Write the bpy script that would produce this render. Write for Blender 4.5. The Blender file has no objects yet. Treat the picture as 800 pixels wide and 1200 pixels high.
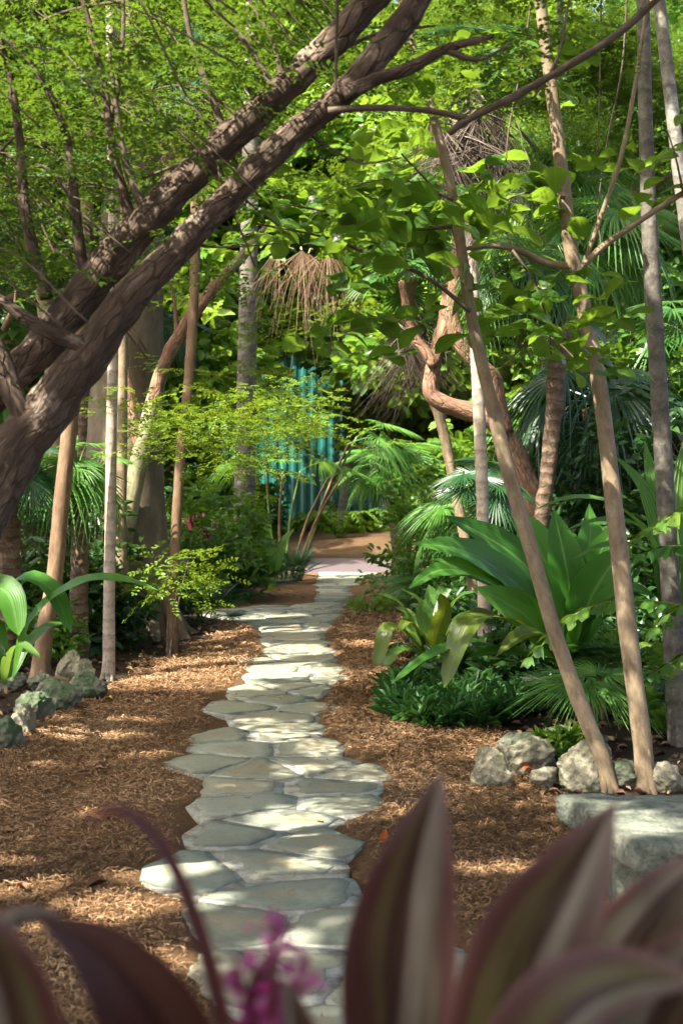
import bpy, bmesh, math, random
import numpy as np
from mathutils import Matrix, Vector, Euler

# ------------------------------------------------------------------ basics
SC = bpy.context.scene
COL = SC.collection
F, H, CY = 1667.0, 1.55, 565.0          # focal length in px of the 800 px wide photo, eye height, horizon row
R = math.radians
SUN_STRENGTH, SKY_STRENGTH, EXPOSURE = 4.3, .15, 2.35
SUN = np.array([-0.46, -0.40, 0.79]); SUN = SUN / np.linalg.norm(SUN)

def at(px, py, Y):
    return np.array([(px - 400) / F * Y, Y, H - (py - CY) / F * Y])
def gr(px, py):
    return at(px, py, H * F / (py - CY))
def pts(seq, Y):
    """px polyline -> world points; Y a number or per-point via 3-tuples"""
    return np.array([at(p[0], p[1], p[2] if len(p) > 2 else Y) for p in seq])
def unit(v):
    v = np.asarray(v, float)
    return v / (np.linalg.norm(v, axis=-1, keepdims=True) + 1e-12)

def _hash(ix, iy, iz):
    n = (ix * 374761393 + iy * 668265263 + iz * 2147483647 + 1013904223) & 0x7fffffff
    n = ((n ^ (n >> 13)) * 1274126177) & 0x7fffffff
    n = (n ^ (n >> 16)) & 0xffff
    return n / 65535.0
def vn(P, s=1.0, seed=0):
    """value noise 0..1 for an (N,3) array at feature size s"""
    P = np.asarray(P, float) / s + seed * 17.31
    i = np.floor(P).astype(np.int64); f = P - i; f = f * f * (3 - 2 * f)
    out = 0
    for dx in (0, 1):
        for dy in (0, 1):
            for dz in (0, 1):
                w = (f[:, 0] if dx else 1 - f[:, 0]) * (f[:, 1] if dy else 1 - f[:, 1]) * (f[:, 2] if dz else 1 - f[:, 2])
                out = out + w * _hash(i[:, 0] + dx, i[:, 1] + dy, i[:, 2] + dz)
    return out
def spline(C, n):
    C = np.asarray(C, float)
    if len(C) == 2:
        C = np.array([C[0], (C[0] + C[1]) / 2, C[1]])
    L = np.concatenate([[0], np.cumsum(np.linalg.norm(np.diff(C, axis=0), axis=1))])
    L = L / L[-1]
    M = np.zeros_like(C)
    for k in range(len(C)):
        a, b = max(k - 1, 0), min(k + 1, len(C) - 1)
        M[k] = (C[b] - C[a]) / (L[b] - L[a])
    t = np.linspace(0, 1, n)
    k = np.clip(np.searchsorted(L, t, side='right') - 1, 0, len(C) - 2)
    h = (L[k + 1] - L[k]); s = ((t - L[k]) / h)[:, None]; h = h[:, None]
    return (2*s**3 - 3*s**2 + 1) * C[k] + (s**3 - 2*s**2 + s) * h * M[k] + (-2*s**3 + 3*s**2) * C[k + 1] + (s**3 - s**2) * h * M[k + 1]

class MB:
    """collects geometry and links it as ONE mesh object"""
    def __init__(s):
        s.v, s.a, s.q, s.t, s.n = [], [], [], [], 0
    def add(s, V, Q=None, T=None, A=None):
        V = np.asarray(V, float).reshape(-1, 3)
        s.v.append(V)
        s.a.append(np.zeros_like(V) if A is None else np.asarray(A, float).reshape(-1, 3))
        if Q is not None and len(Q): s.q.append(np.asarray(Q, np.int64).reshape(-1, 4) + s.n)
        if T is not None and len(T): s.t.append(np.asarray(T, np.int64).reshape(-1, 3) + s.n)
        s.n += len(V)
    def mesh(s, name, mat, origin=(0, 0, 0), smooth=True):
        V = np.concatenate(s.v) - np.asarray(origin, float)
        A = np.concatenate(s.a)
        q = np.concatenate(s.q) if s.q else np.zeros((0, 4), np.int64)
        t = np.concatenate(s.t) if s.t else np.zeros((0, 3), np.int64)
        me = bpy.data.meshes.new(name)
        me.vertices.add(len(V)); me.vertices.foreach_set('co', V.astype(np.float32).ravel())
        idx = np.concatenate([q.ravel(), t.ravel()]).astype(np.int32)
        me.loops.add(len(idx)); me.loops.foreach_set('vertex_index', idx)
        st = np.concatenate([np.arange(len(q)) * 4, len(q) * 4 + np.arange(len(t)) * 3]).astype(np.int32)
        me.polygons.add(len(st)); me.polygons.foreach_set('loop_start', st)
        me.update(calc_edges=True)
        me.polygons.foreach_set('use_smooth', np.full(len(st), smooth, dtype=bool))
        at_ = me.attributes.new('lf', 'FLOAT_VECTOR', 'POINT')
        at_.data.foreach_set('vector', A.astype(np.float32).ravel())
        me.materials.append(mat)
        me.update()
        return me
    def build(s, name, mat, parent=None, smooth=True):
        o_ = np.array(parent.location) if parent is not None else (0, 0, 0)
        if parent is not None and parent.parent is not None:
            o_ = o_ + np.array(parent.parent.location)
        return link(name, s.mesh(name, mat, o_, smooth), parent)

def link(name, me, parent=None, loc=(0, 0, 0)):
    o = bpy.data.objects.new(name, me)
    COL.objects.link(o); o.location = loc
    if parent is not None: o.parent = parent
    return o
def tag(o, label=None, cat=None, group=None, kind=None):
    if label: o['label'] = label
    if cat: o['category'] = cat
    if group: o['group'] = group
    if kind: o['kind'] = kind
    return o
def thing(name, label, cat, loc=(0, 0, 0), group=None):
    o = bpy.data.objects.new(name, None); COL.objects.link(o)
    o.empty_display_size = 0.1
    o.location = [float(x) for x in loc]
    return tag(o, label, cat, group)

# ------------------------------------------------------------------ shapes
def tube(mb, C, rad, sides=10, step=0.06, bump=0.0, bs=0.12, rnd=0.5, seed=0, cap=True, nmax=160):
    C = np.asarray(C, float)
    Ltot = np.linalg.norm(np.diff(C, axis=0), axis=1).sum()
    n = int(np.clip(Ltot / step, 3, nmax))
    P = spline(C, n)
    rad = np.atleast_1d(np.asarray(rad, float))
    r = np.interp(np.linspace(0, 1, n), np.linspace(0, 1, len(rad)), rad) if len(rad) > 1 else np.full(n, rad[0])
    T = unit(np.gradient(P, axis=0))
    ref = np.array([0.3, 1.0, 0.1]); 
    S = np.zeros_like(T); s0 = unit(np.cross(T[0], ref))
    for k in range(n):
        s0 = unit(s0 - T[k] * np.dot(s0, T[k])); S[k] = s0
    N = np.cross(T, S)
    a = np.linspace(0, 2 * np.pi, sides, endpoint=False)
    ca, sa = np.cos(a), np.sin(a)
    D = S[:, None, :] * ca[None, :, None] + N[:, None, :] * sa[None, :, None]
    V = P[:, None, :] + D * r[:, None, None]
    ln = np.concatenate([[0], np.cumsum(np.linalg.norm(np.diff(P, axis=0), axis=1))])
    A = np.stack([ca[None, :] * r[:, None], sa[None, :] * r[:, None], np.repeat(ln[:, None], sides, 1) + rnd * 7.0], -1)
    if bump:
        nz = vn(A.reshape(-1, 3) * np.array([1, 1, 0.7]), bs, seed) + 0.5 * vn(A.reshape(-1, 3) * np.array([1, 1, .6]), bs * .4, seed + 3) - 0.75
        V = V + D * (nz.reshape(n, sides, 1) * bump * r[:, None, None] * 2)
    i = np.arange(n - 1)[:, None] * sides; j = np.arange(sides)[None, :]; j2 = (j + 1) % sides
    Q = np.stack([i + j, i + j2, i + sides + j2, i + sides + j], -1).reshape(-1, 4)
    V = V.reshape(-1, 3); A = A.reshape(-1, 3); Tt = []
    if cap:
        V = np.vstack([V, P[-1] + T[-1] * r[-1] * 0.4, P[0]]); A = np.vstack([A, A[-1], A[0]])
        e = n * sides; b = (n - 1) * sides
        Tt = [[b + k, b + (k + 1) % sides, e] for k in range(sides)] + [[(k + 1) % sides, k, e + 1] for k in range(sides)]
    mb.add(V, Q, Tt, A)
    return P

def profile(kind, v):
    if kind == 'strap': return np.minimum(1, 0.42 + 0.58 * np.sin(np.clip(v / .5, 0, 1) * np.pi / 2)) * np.sqrt(np.clip(1 - np.clip((v - .55) / .45, 0, 1) ** 2.0, 0.0004, 1))
    if kind == 'lance': return np.clip(np.sin(np.pi * np.clip(v, 0, 1) ** .8) ** .85, 0.02, 1)
    if kind == 'ti': return np.clip((0.3 + 0.7 * np.sin(np.clip(v / .6, 0, 1) * np.pi / 2)) * np.clip(1 - np.clip((v - .55) / .45, 0, 1) ** 1.9, 0, 1), 0.012, 1)
    if kind == 'obov': return np.clip(np.sin(np.pi * np.clip(v, 0, 1) ** 1.35) ** .6, 0.03, 1)
    if kind == 'thin': return np.clip(1 - v ** 2, .03, 1)
    if kind == 'wedge': return 0.08 + 0.92 * v ** 0.8
def ribbon(mb, C, width, prof='strap', fold=0.3, hint=(0, 0, 1), n=14, across=4, wav=0.0, rnd=0.5, wf=5.0, jag=0.0, pleat=0.0, npl=6, roll=0.0):
    P = spline(C, n + 1); v = np.linspace(0, 1, n + 1)
    T = unit(np.gradient(P, axis=0))
    S = unit(np.cross(T, np.asarray(hint, float))); N = np.cross(S, T)
    if roll:
        th = roll * v[:, None]
        S, N = S * np.cos(th) + N * np.sin(th), N * np.cos(th) - S * np.sin(th)
    w = profile(prof, v) * width / 2
    u = np.linspace(-1, 1, across + 1)
    V = P[:, None, :] + S[:, None, :] * (w[:, None] * u)[:, :, None]
    up = np.abs(u)[None, :] * w[:, None] * fold
    if wav: up = up + wav * np.sin(v * wf * 2 * np.pi + rnd * 20)[:, None] * (u ** 2 * np.sign(u))[None, :] * w[:, None] * 2
    if pleat: up = up + pleat * w[:, None] * np.cos(u * np.pi * npl)[None, :]
    V = V + N[:, None, :] * up[:, :, None]
    if jag:
        rg = np.random.default_rng(int(rnd * 1e6) % 99991)
        V[-1] += T[-1] * (rg.random(across + 1)[:, None] - .6) * jag
    A = np.stack([np.repeat(u[None, :], n + 1, 0), np.repeat(v[:, None], across + 1, 1), np.full((n + 1, across + 1), rnd)], -1)
    k = across + 1
    i = np.arange(n)[:, None] * k; j = np.arange(across)[None, :]
    Q = np.stack([i + j, i + j + 1, i + k + j + 1, i + k + j], -1).reshape(-1, 4)
    mb.add(V, Q, None, A)

def leaf6(L, W, fold=0.25, tip=0.0):
    """small folded leaf, 6 vertices and 2 quads, along +Y"""
    h = W * fold
    V = np.array([[0, 0, 0], [-W/2, .34*L, h], [-W*.4, .72*L, h*.8], [0, L, -tip*L], [W*.4, .72*L, h*.8], [W/2, .34*L, h]])
    Q = np.array([[0, 3, 2, 1], [0, 5, 4, 3]])
    A = np.array([[0, 0, 0], [-1, .34, 0], [-.8, .72, 0], [0, 1, 0], [.8, .72, 0], [1, .34, 0]], float)
    return V, Q, A
def rot(az, pitch, roll):
    """rotation matrices: leaf axis +Y pitched up, turned by az about z"""
    az, pitch, roll = (np.asarray(x, float) for x in (az, pitch, roll))
    n = len(az); M = np.zeros((n, 3, 3))
    ca, sa, cp, sp, cr, sr = np.cos(az), np.sin(az), np.cos(pitch), np.sin(pitch), np.cos(roll), np.sin(roll)
    Z = np.zeros((n, 3, 3)); Z[:, 0, 0] = ca; Z[:, 0, 1] = -sa; Z[:, 1, 0] = sa; Z[:, 1, 1] = ca; Z[:, 2, 2] = 1
    X = np.zeros((n, 3, 3)); X[:, 0, 0] = 1; X[:, 1, 1] = cp; X[:, 1, 2] = -sp; X[:, 2, 1] = sp; X[:, 2, 2] = cp
    Y = np.zeros((n, 3, 3)); Y[:, 1, 1] = 1; Y[:, 0, 0] = cr; Y[:, 0, 2] = sr; Y[:, 2, 0] = -sr; Y[:, 2, 2] = cr
    return Z @ X @ Y
class Tm:
    """a template (spray of leaves) that scatter() repeats inside one mesh"""
    def __init__(s): s.V, s.Q, s.A, s.n = [], [], [], 0
    def leaf(s, base, az, pitch, roll, geo, rnd):
        V, Q, A = geo
        V = V @ rot([az], [pitch], [roll])[0].T + np.asarray(base)
        A = A.copy(); A[:, 2] = rnd
        s.V.append(V); s.Q.append(Q + s.n); s.A.append(A); s.n += len(V)
    def done(s):
        return np.concatenate(s.V), np.concatenate(s.Q), np.concatenate(s.A)
def scatter(mb, tm, pos, M, sc, rnd):
    V, Q, A = tm
    pos = np.asarray(pos); N = len(pos)
    if N == 0: return
    W = np.einsum('nij,kj->nki', M, V) * np.asarray(sc)[:, None, None] + pos[:, None, :]
    QQ = (Q[None] + (np.arange(N) * len(V))[:, None, None]).reshape(-1, 4)
    AA = np.repeat(A[None], N, 0).copy()
    AA[:, :, 2] = np.clip(AA[:, :, 2] * .45 + np.asarray(rnd)[:, None] * .55, 0, 1)
    mb.add(W.reshape(-1, 3), QQ, None, AA.reshape(-1, 3))

RG = np.random.default_rng(11)
def tm_fine(seed):
    rg = np.random.default_rng(seed); t = Tm()
    for p in range(5):
        base = np.array([0, .05 * p + .02, 0]); side = (-1) ** p
        azp = side * R(rg.uniform(35, 65)) if p < 4 else 0
        L = rg.uniform(.10, .15)
        d = np.array([-math.sin(azp), math.cos(azp), rg.uniform(-.25, .05)])
        for k in range(6):
            q = base + d * L * (k + 1) / 6
            for s_ in (-1, 1):
                t.leaf(q, azp + s_ * R(62), R(rg.uniform(-25, 20)), R(rg.uniform(-25, 25)), leaf6(rg.uniform(.019, .028), rg.uniform(.011, .016), .15), rg.random())
        t.leaf(base + d * L, azp, 0, 0, leaf6(.026, .015), rg.random())
    return t.done()
def tm_broad(seed, n=11, L=(.08, .13), W=.42, spread=.22):
    rg = np.random.default_rng(seed); t = Tm()
    for k in range(n):
        l = rg.uniform(*L)
        t.leaf([rg.normal(0, .02), spread * k / n, rg.normal(0, .03)], R(rg.uniform(30, 80)) * (1 if k % 2 else -1), R(rg.uniform(-55, 35)), R(rg.uniform(-35, 35)), leaf6(l, l * W * rg.uniform(.8, 1.2), .25, .1), rg.random())
    return t.done()
def tm_lance(seed, n=16):
    rg = np.random.default_rng(seed); t = Tm()
    for k in range(n):
        l = rg.uniform(.10, .2)
        t.leaf([rg.normal(0, .015), rg.normal(0, .015), 0], rg.uniform(0, 6.28), R(rg.uniform(15, 75)), R(rg.uniform(-20, 20)), leaf6(l, l * rg.uniform(.16, .24), .35, .15), rg.random())
    return t.done()
def tm_round(seed, n=6, size=.17):
    """a shoot of large round-ended leaves"""
    rg = np.random.default_rng(seed); V, Q, A, m = [], [], [], 0
    for k in range(n):
        mb = MB(); l = size * rg.uniform(.7, 1.15)
        ribbon(mb, [[0, 0, 0], [0, l * .5, .012], [0, l, rg.uniform(-.04, .0)]], l * rg.uniform(.6, .74), 'obov', .16, n=6, across=4, wav=.03, rnd=rg.random())
        v = mb.v[0] @ rot([rg.uniform(0, 6.28) if k < n - 1 else 0], [R(rg.uniform(-22, 16))], [R(rg.uniform(-35, 35))])[0].T
        v = v + np.array([rg.normal(0, .015), .36 * k / n, rg.normal(0, .02)])
        V.append(v); Q.append(mb.q[0] + m); A.append(mb.a[0]); m += len(v)
    return np.concatenate(V), np.concatenate(Q), np.concatenate(A)
FINE = [tm_fine(s) for s in range(4)]
BROAD = [tm_broad(s + 20) for s in range(4)]
BIGB = [tm_broad(s + 30, 9, (.14, .24), .5, .3) for s in range(3)]
LANCE = [tm_lance(s + 40) for s in range(3)]
ROUND = [tm_round(s + 50) for s in range(4)]

# ------------------------------------------------------------------ spots chosen to be sunlit: canopy leaves in the sun's way are left out
GROUND_SPOTS = [(105,864,150,13),(175,889,60,6),(225,805,180,15),(265,768,100,9),(25,1035,110,46),(150,1073,150,30),(203,1128,36,9),
    (320,765,170,15),(335,790,140,18),(300,724,130,9),(330,740,100,8),(185,1032,62,12),(270,1061,95,10),(372,1018,70,13),
    (385,990,45,8),(590,1022,100,11),(575,874,66,9),(560,918,40,8),(640,880,60,8),(430,760,50,8),(415,800,30,8),(330,1110,60,8),(400,690,80,8),
    (100,960,60,6),(480,880,40,6),(300,850,60,5),(360,905,60,5)]
gs = []
for px, py, w, h in GROUND_SPOTS:
    p = gr(px, py); Y = p[1]
    gs.append((p[0], p[1], w / 2 / F * Y, max(.08, h / 2 * Y / (py - CY))))
GS = np.array(gs)
PT_SPOTS = [(352,335,12,.55),(470,370,12.6,.5),(420,490,22,.8),(480,500,22,.8),(430,540,22,.5),(515,610,16,.5),(580,150,10.4,.5),(575,902,7.3,.16),(715,955,4.6,.10),(770,975,4.5,.05),(690,935,4.9,.05),(560,655,8.8,.28),(520,640,8.6,.22),(600,690,9,.2),(560,725,8.6,.2),(750,560,9,.3),(725,560,9,.2),
    (490,720,12,.35),(465,715,12,.25),(540,700,12,.25),(680,722,7.8,.22),(640,730,7.8,.15),(690,835,8,.22),(131,640,11.1,.3),(130,560,11.1,.25),(129,760,11.1,.25),
    (155,590,13.8,.35),(160,540,13.8,.3),(92,565,11.5,.42),(130,570,11.5,.3),(190,255,5.2,.13),(285,150,5.2,.14),(245,190,5.2,.1),(350,95,5.2,.12),(380,140,5.1,.1),(320,190,5.1,.12),
    (230,265,5.1,.08),(150,300,5.2,.1),(60,470,5.2,.07),(270,490,10,.5),(320,490,10,.45),(225,480,10,.4),(198,672,12,.35),(690,450,7.2,.2),(668,270,7.2,.2),(735,760,7.2,.18),(585,510,7.2,.14),
    (700,895,7.2,.1),(540,480,12,.22),(525,540,13,.3),(640,1040,1.35,.05),(475,960,1.3,.05),(690,980,1.35,.05),(560,440,7,.25),(640,410,6.6,.3),(650,390,6.6,.2),
    (350,350,13,.5),(600,380,11,.4),(560,550,11,.4),(700,310,14,.6),(510,600,12,.4),(765,250,8.2,.2),(795,200,10,.2),(120,770,10.5,.2),(210,740,14,.4),(770,520,8.2,.15),(655,560,11,.3),(60,650,10.7,.2)]
PS = [tuple(at(a, b, c)) + (d,) for a, b, c, d in PT_SPOTS]
_r = np.random.default_rng(5)
for k in range(40):                                # the leaning tree's spray layers catch many flecks of sun
    PS.append(tuple(at(_r.uniform(-40, 330), _r.uniform(-20, 330), _r.uniform(5, 8.5))) + (_r.uniform(.12, .34),))
for k in range(22):
    PS.append(tuple(at(_r.uniform(300, 600), _r.uniform(20, 420), _r.uniform(6, 9))) + (_r.uniform(.12, .3),))
for k in range(22):
    PS.append(tuple(at(_r.uniform(560, 830), _r.uniform(0, 480), _r.uniform(8, 14))) + (_r.uniform(.15, .4),))
for k in range(16):
    PS.append(tuple(at(_r.uniform(-20, 240), _r.uniform(400, 700), _r.uniform(9, 14))) + (_r.uniform(.12, .3),))
PS = np.array(PS)
def clear_of_sun(P, pad=0.0, ground=True, points=True):
    """True for positions that do not stand between the sun and a sunlit spot"""
    P = np.asarray(P); ok = np.ones(len(P), bool)
    if ground:
        g = P - SUN[None] * (P[:, 2] / SUN[2])[:, None]
        wob = (vn(g, .35, 2) - .5) * .5
        for x, y, rx, ry in GS:
            d = np.sqrt(((g[:, 0] - x) / (rx + pad)) ** 2 + ((g[:, 1] - y) / (ry + pad)) ** 2)
            ok &= d + wob > 1
    if points:
        for x, y, z, r in PS:
            D = P - np.array([x, y, z]); s = D @ SUN
            d = np.linalg.norm(D - s[:, None] * SUN[None], axis=1)
            ok &= ~((d < r + pad) & (s > .35))
    return ok
# ------------------------------------------------------------------ materials
class NT:
    def __init__(s, name):
        s.m = bpy.data.materials.new(name); s.m.use_nodes = True
        s.t = s.m.node_tree; s.t.nodes.clear()
        s.out = s.t.nodes.new('ShaderNodeOutputMaterial')
    def n(s, typ, **kw):
        nd = s.t.nodes.new('ShaderNode' + typ)
        for k, v in kw.items(): setattr(nd, k, v)
        return nd
    def l(s, a, b): s.t.links.new(a, b)
    def val(s, sock, v):
        if isinstance(v, bpy.types.NodeSocket): s.l(v, sock)
        else: sock.default_value = v
    def math(s, op, a, b=0.0, clamp=False):
        nd = s.n('Math', operation=op, use_clamp=clamp); s.val(nd.inputs[0], a); s.val(nd.inputs[1], b); return nd.outputs[0]
    def mix(s, f, a, b, mode='MIX'):
        nd = s.n('Mix', data_type='RGBA', blend_type=mode)
        s.val(nd.inputs[0], f); s.val(nd.inputs[6], c4(a)); s.val(nd.inputs[7], c4(b)); return nd.outputs[2]
    def ramp(s, f, stops, interp='LINEAR'):
        nd = s.n('ValToRGB'); cr = nd.color_ramp; cr.interpolation = interp
        while len(cr.elements) < len(stops): cr.elements.new(0.5)
        for e, (p, c) in zip(cr.elements, stops): e.position = p; e.color = c4(c)
        s.val(nd.inputs[0], f); return nd.outputs[0]
    def noise(s, vec, scale, detail=4, rough=.55, dist=0.0):
        nd = s.n('TexNoise'); s.val(nd.inputs['Vector'], vec)
        nd.inputs['Scale'].default_value = scale; nd.inputs['Detail'].default_value = detail
        nd.inputs['Roughness'].default_value = rough; nd.inputs['Distortion'].default_value = dist
        return nd.outputs[0]
    def voro(s, vec, scale, feature='F1'):
        nd = s.n('TexVoronoi', feature=feature); s.val(nd.inputs['Vector'], vec); nd.inputs['Scale'].default_value = scale
        return nd
    def map(s, vec, scale):
        nd = s.n('Mapping'); s.val(nd.inputs[0], vec); nd.inputs['Scale'].default_value = scale; return nd.outputs[0]
    def bump(s, h, st, dist=0.02):
        nd = s.n('Bump'); nd.inputs['Strength'].default_value = st; nd.inputs['Distance'].default_value = dist; s.l(h, nd.inputs['Height']); return nd.outputs[0]
    def bsdf(s, col, rough=.7, spec=.3, normal=None, **kw):
        b = s.n('BsdfPrincipled'); s.val(b.inputs['Base Color'], c4(col)); s.val(b.inputs['Roughness'], rough)
        b.inputs['Specular IOR Level'].default_value = spec
        if normal is not None: s.l(normal, b.inputs['Normal'])
        return b.outputs[0]
    def attr(s):
        a = s.n('Attribute', attribute_name='lf'); x = s.n('SeparateXYZ'); s.l(a.outputs['Vector'], x.inputs[0]); return a.outputs['Vector'], x.outputs
    def obj(s): return s.n('TexCoord').outputs['Object']
    def done(s, sh): s.l(sh, s.out.inputs[0]); return s.m
def c4(c):
    if isinstance(c, bpy.types.NodeSocket): return c
    return tuple(c) if len(c) == 4 else (*c, 1.0)

def leaf_mat(name, cols, trans=.38, tcol=None, rough=.42, spec=.4, rib=None, veins=0, vst=.25, blotch=None, edge=None):
    t = NT(name); vec, (u, v, r) = t.attr()
    k = len(cols) - 1
    col = t.ramp(r, [(i / k, c) for i, c in enumerate(cols)])
    au = t.math('ABSOLUTE', u)
    if blotch:
        nz = t.noise(t.obj(), blotch[0], 3); col = t.mix(t.math('MULTIPLY', t.math('SUBTRACT', nz, .52, True), blotch[1], True), col, blotch[2])
    if rib: col = t.mix(t.math('SUBTRACT', 1.0, t.math('MULTIPLY', au, 9.0, True), True), col, rib)
    if edge: col = t.mix(t.math('MULTIPLY', t.math('SUBTRACT', au, edge[0], True), edge[1], True), col, edge[2])
    nrm = None
    if veins:
        w = t.math('SINE', t.math('MULTIPLY', u, veins)); nrm = t.bump(w, vst, .004)
    b = t.bsdf(col, rough, spec, nrm)
    tr = t.n('BsdfTranslucent')
    tc = t.mix(.6, col, tcol if tcol else cols[-1]); t.l(tc, tr.inputs[0])
    ms = t.n('MixShader'); ms.inputs[0].default_value = trans; t.l(b, ms.inputs[1]); t.l(tr.outputs[0], ms.inputs[2])
    return t.done(ms.outputs[0])

def bark_mat(name, cols, sc=14, zs=.25, patch=None, bst=.5, rough=.85, rings=0.0, crack=0.0):
    t = NT(name); vec, (x, y, z) = t.attr()
    m = t.map(vec, (1, 1, zs))
    n1 = t.noise(m, sc, 6, .65, .4); n2 = t.noise(m, sc * 4.2, 5, .7)
    k = len(cols) - 1
    f = t.math('ADD', t.math('MULTIPLY', n1, .75), t.math('MULTIPLY', n2, .35))
    col = t.ramp(f, [(.32 + .42 * i / k, c) for i, c in enumerate(cols)])
    if patch:
        pn = t.noise(t.map(vec, (1, 1, .6)), patch[1], 5, .65)
        col = t.mix(t.math('MULTIPLY', t.math('SUBTRACT', pn, patch[2], True), 9.0, True), col, t.mix(n2, tuple(.6 * q for q in patch[0]), tuple(min(1, 1.3 * q) for q in patch[0])))
    h = t.math('ADD', n1, t.math('MULTIPLY', n2, .5))
    if rings:
        wz = t.math('SINE', t.math('ADD', t.math('MULTIPLY', z, rings), t.math('MULTIPLY', n1, 5.0)))
        h = t.math('ADD', h, t.math('MULTIPLY', wz, .2))
        col = t.mix(t.math('MULTIPLY', t.math('SUBTRACT', wz, .55, True), .9, True), col, tuple(.55 * q for q in cols[0]))
    if crack:
        nd = t.n('TexNoise'); t.l(t.map(vec, (1, 1, .4)), nd.inputs['Vector']); nd.inputs['Scale'].default_value = 9; nd.inputs['Detail'].default_value = 5
        va = t.n('VectorMath', operation='MULTIPLY_ADD'); t.l(nd.outputs[1], va.inputs[0]); va.inputs[1].default_value = (.09, .09, .09); t.l(t.map(vec, (1, 1, .3)), va.inputs[2])
        vo = t.voro(va.outputs[0], crack, 'DISTANCE_TO_EDGE').outputs['Distance']
        cr_ = t.math('SUBTRACT', 1.0, t.math('MULTIPLY', vo, 10.0, True), True)
        cr_ = t.math('MULTIPLY', cr_, t.math('MULTIPLY', t.math('SUBTRACT', n1, .38, True), 4.0, True)); col = t.mix(t.math('MULTIPLY', cr_, .6), col, tuple(.3 * q for q in cols[0])); h = t.math('SUBTRACT', h, t.math('MULTIPLY', cr_, .7))
    return t.done(t.bsdf(col, rough, .25, t.bump(h, bst, .02)))

M = {}
M['fine'] = leaf_mat('fine_leaf', [(.016, .055, .008), (.042, .112, .012), (.125, .195, .018)], .40, (.19, .29, .02), .45, .35)
M['fine_yellow'] = leaf_mat('fine_yellow_leaf', [(.06, .14, .012), (.11, .2, .015), (.18, .26, .02)], .44, (.28, .37, .02), .45, .3)
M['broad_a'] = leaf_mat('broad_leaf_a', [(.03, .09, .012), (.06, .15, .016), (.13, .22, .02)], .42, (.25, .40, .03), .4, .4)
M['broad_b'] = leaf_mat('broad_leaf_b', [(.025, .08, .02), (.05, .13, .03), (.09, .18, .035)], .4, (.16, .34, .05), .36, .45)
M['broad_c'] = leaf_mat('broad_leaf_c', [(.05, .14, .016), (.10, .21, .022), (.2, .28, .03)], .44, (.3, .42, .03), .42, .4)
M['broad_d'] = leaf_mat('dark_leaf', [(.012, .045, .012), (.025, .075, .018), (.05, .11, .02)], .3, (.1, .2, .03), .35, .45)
M['round'] = leaf_mat('round_leaf', [(.035, .09, .012), (.06, .14, .016), (.11, .19, .02)], .5, (.27, .42, .025), .36, .4, rib=(.14, .2, .04), veins=0)
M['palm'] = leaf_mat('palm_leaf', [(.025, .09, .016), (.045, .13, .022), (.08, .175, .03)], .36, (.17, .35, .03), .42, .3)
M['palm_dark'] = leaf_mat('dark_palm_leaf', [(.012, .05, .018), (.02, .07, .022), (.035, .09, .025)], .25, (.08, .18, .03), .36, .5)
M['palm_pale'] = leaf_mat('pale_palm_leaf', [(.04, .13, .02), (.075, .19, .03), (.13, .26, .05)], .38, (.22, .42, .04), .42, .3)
M['dead'] = leaf_mat('dead_frond', [(.07, .042, .022), (.14, .09, .05), (.25, .17, .10)], .2, (.3, .2, .1), .8, .2)
M['dead_pale'] = leaf_mat('pale_dead_frond', [(.22, .13, .075), (.36, .24, .15), (.5, .38, .27)], .3, (.5, .35, .2), .8, .2)
M['dead_grey'] = leaf_mat('grey_dead_frond', [(.05, .038, .028), (.11, .085, .065), (.2, .16, .125)], .15, (.2, .14, .08), .85, .2)
M['nest'] = leaf_mat('nest_leaf', [(.022, .085, .010), (.038, .125, .014), (.065, .165, .018)], .3, (.13, .36, .02), .42, .22, rib=(.10, .2, .05), veins=40, vst=.12, blotch=(7, 3, (.05, .12, .02)))
M['strap'] = leaf_mat('strap_leaf', [(.03, .09, .02), (.06, .15, .03), (.11, .19, .03)], .35, (.25, .4, .04), .33, .5, rib=(.12, .2, .05), veins=30, vst=.15)
M['pleat'] = leaf_mat('pleated_leaf', [(.04, .13, .025), (.07, .18, .035), (.12, .23, .05)], .4, (.26, .45, .05), .4, .4, veins=34, vst=.5)
M['olive'] = leaf_mat('olive_leaf', [(.05, .09, .012), (.09, .14, .014), (.14, .19, .02)], .4, (.3, .36, .02), .36, .5, rib=(.16, .2, .04), veins=36, vst=.15)
M['fishtail'] = leaf_mat('fishtail_leaf', [(.03, .10, .014), (.06, .15, .016), (.12, .2, .02)], .42, (.3, .42, .02), .4, .45, veins=22, vst=.3)
M['cover'] = leaf_mat('cover_leaf', [(.014, .06, .014), (.03, .1, .022), (.06, .15, .03)], .3, (.1, .25, .04), .45, .25)
M['red_leaf'] = leaf_mat('red_leaf', [(.06, .012, .02), (.12, .02, .03), (.2, .05, .05)], .35, (.3, .04, .05), .35, .45)
M['weed'] = leaf_mat('weed_leaf', [(.05, .14, .015), (.09, .2, .02), (.16, .27, .03)], .45, (.3, .45, .03), .42, .4)

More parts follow.
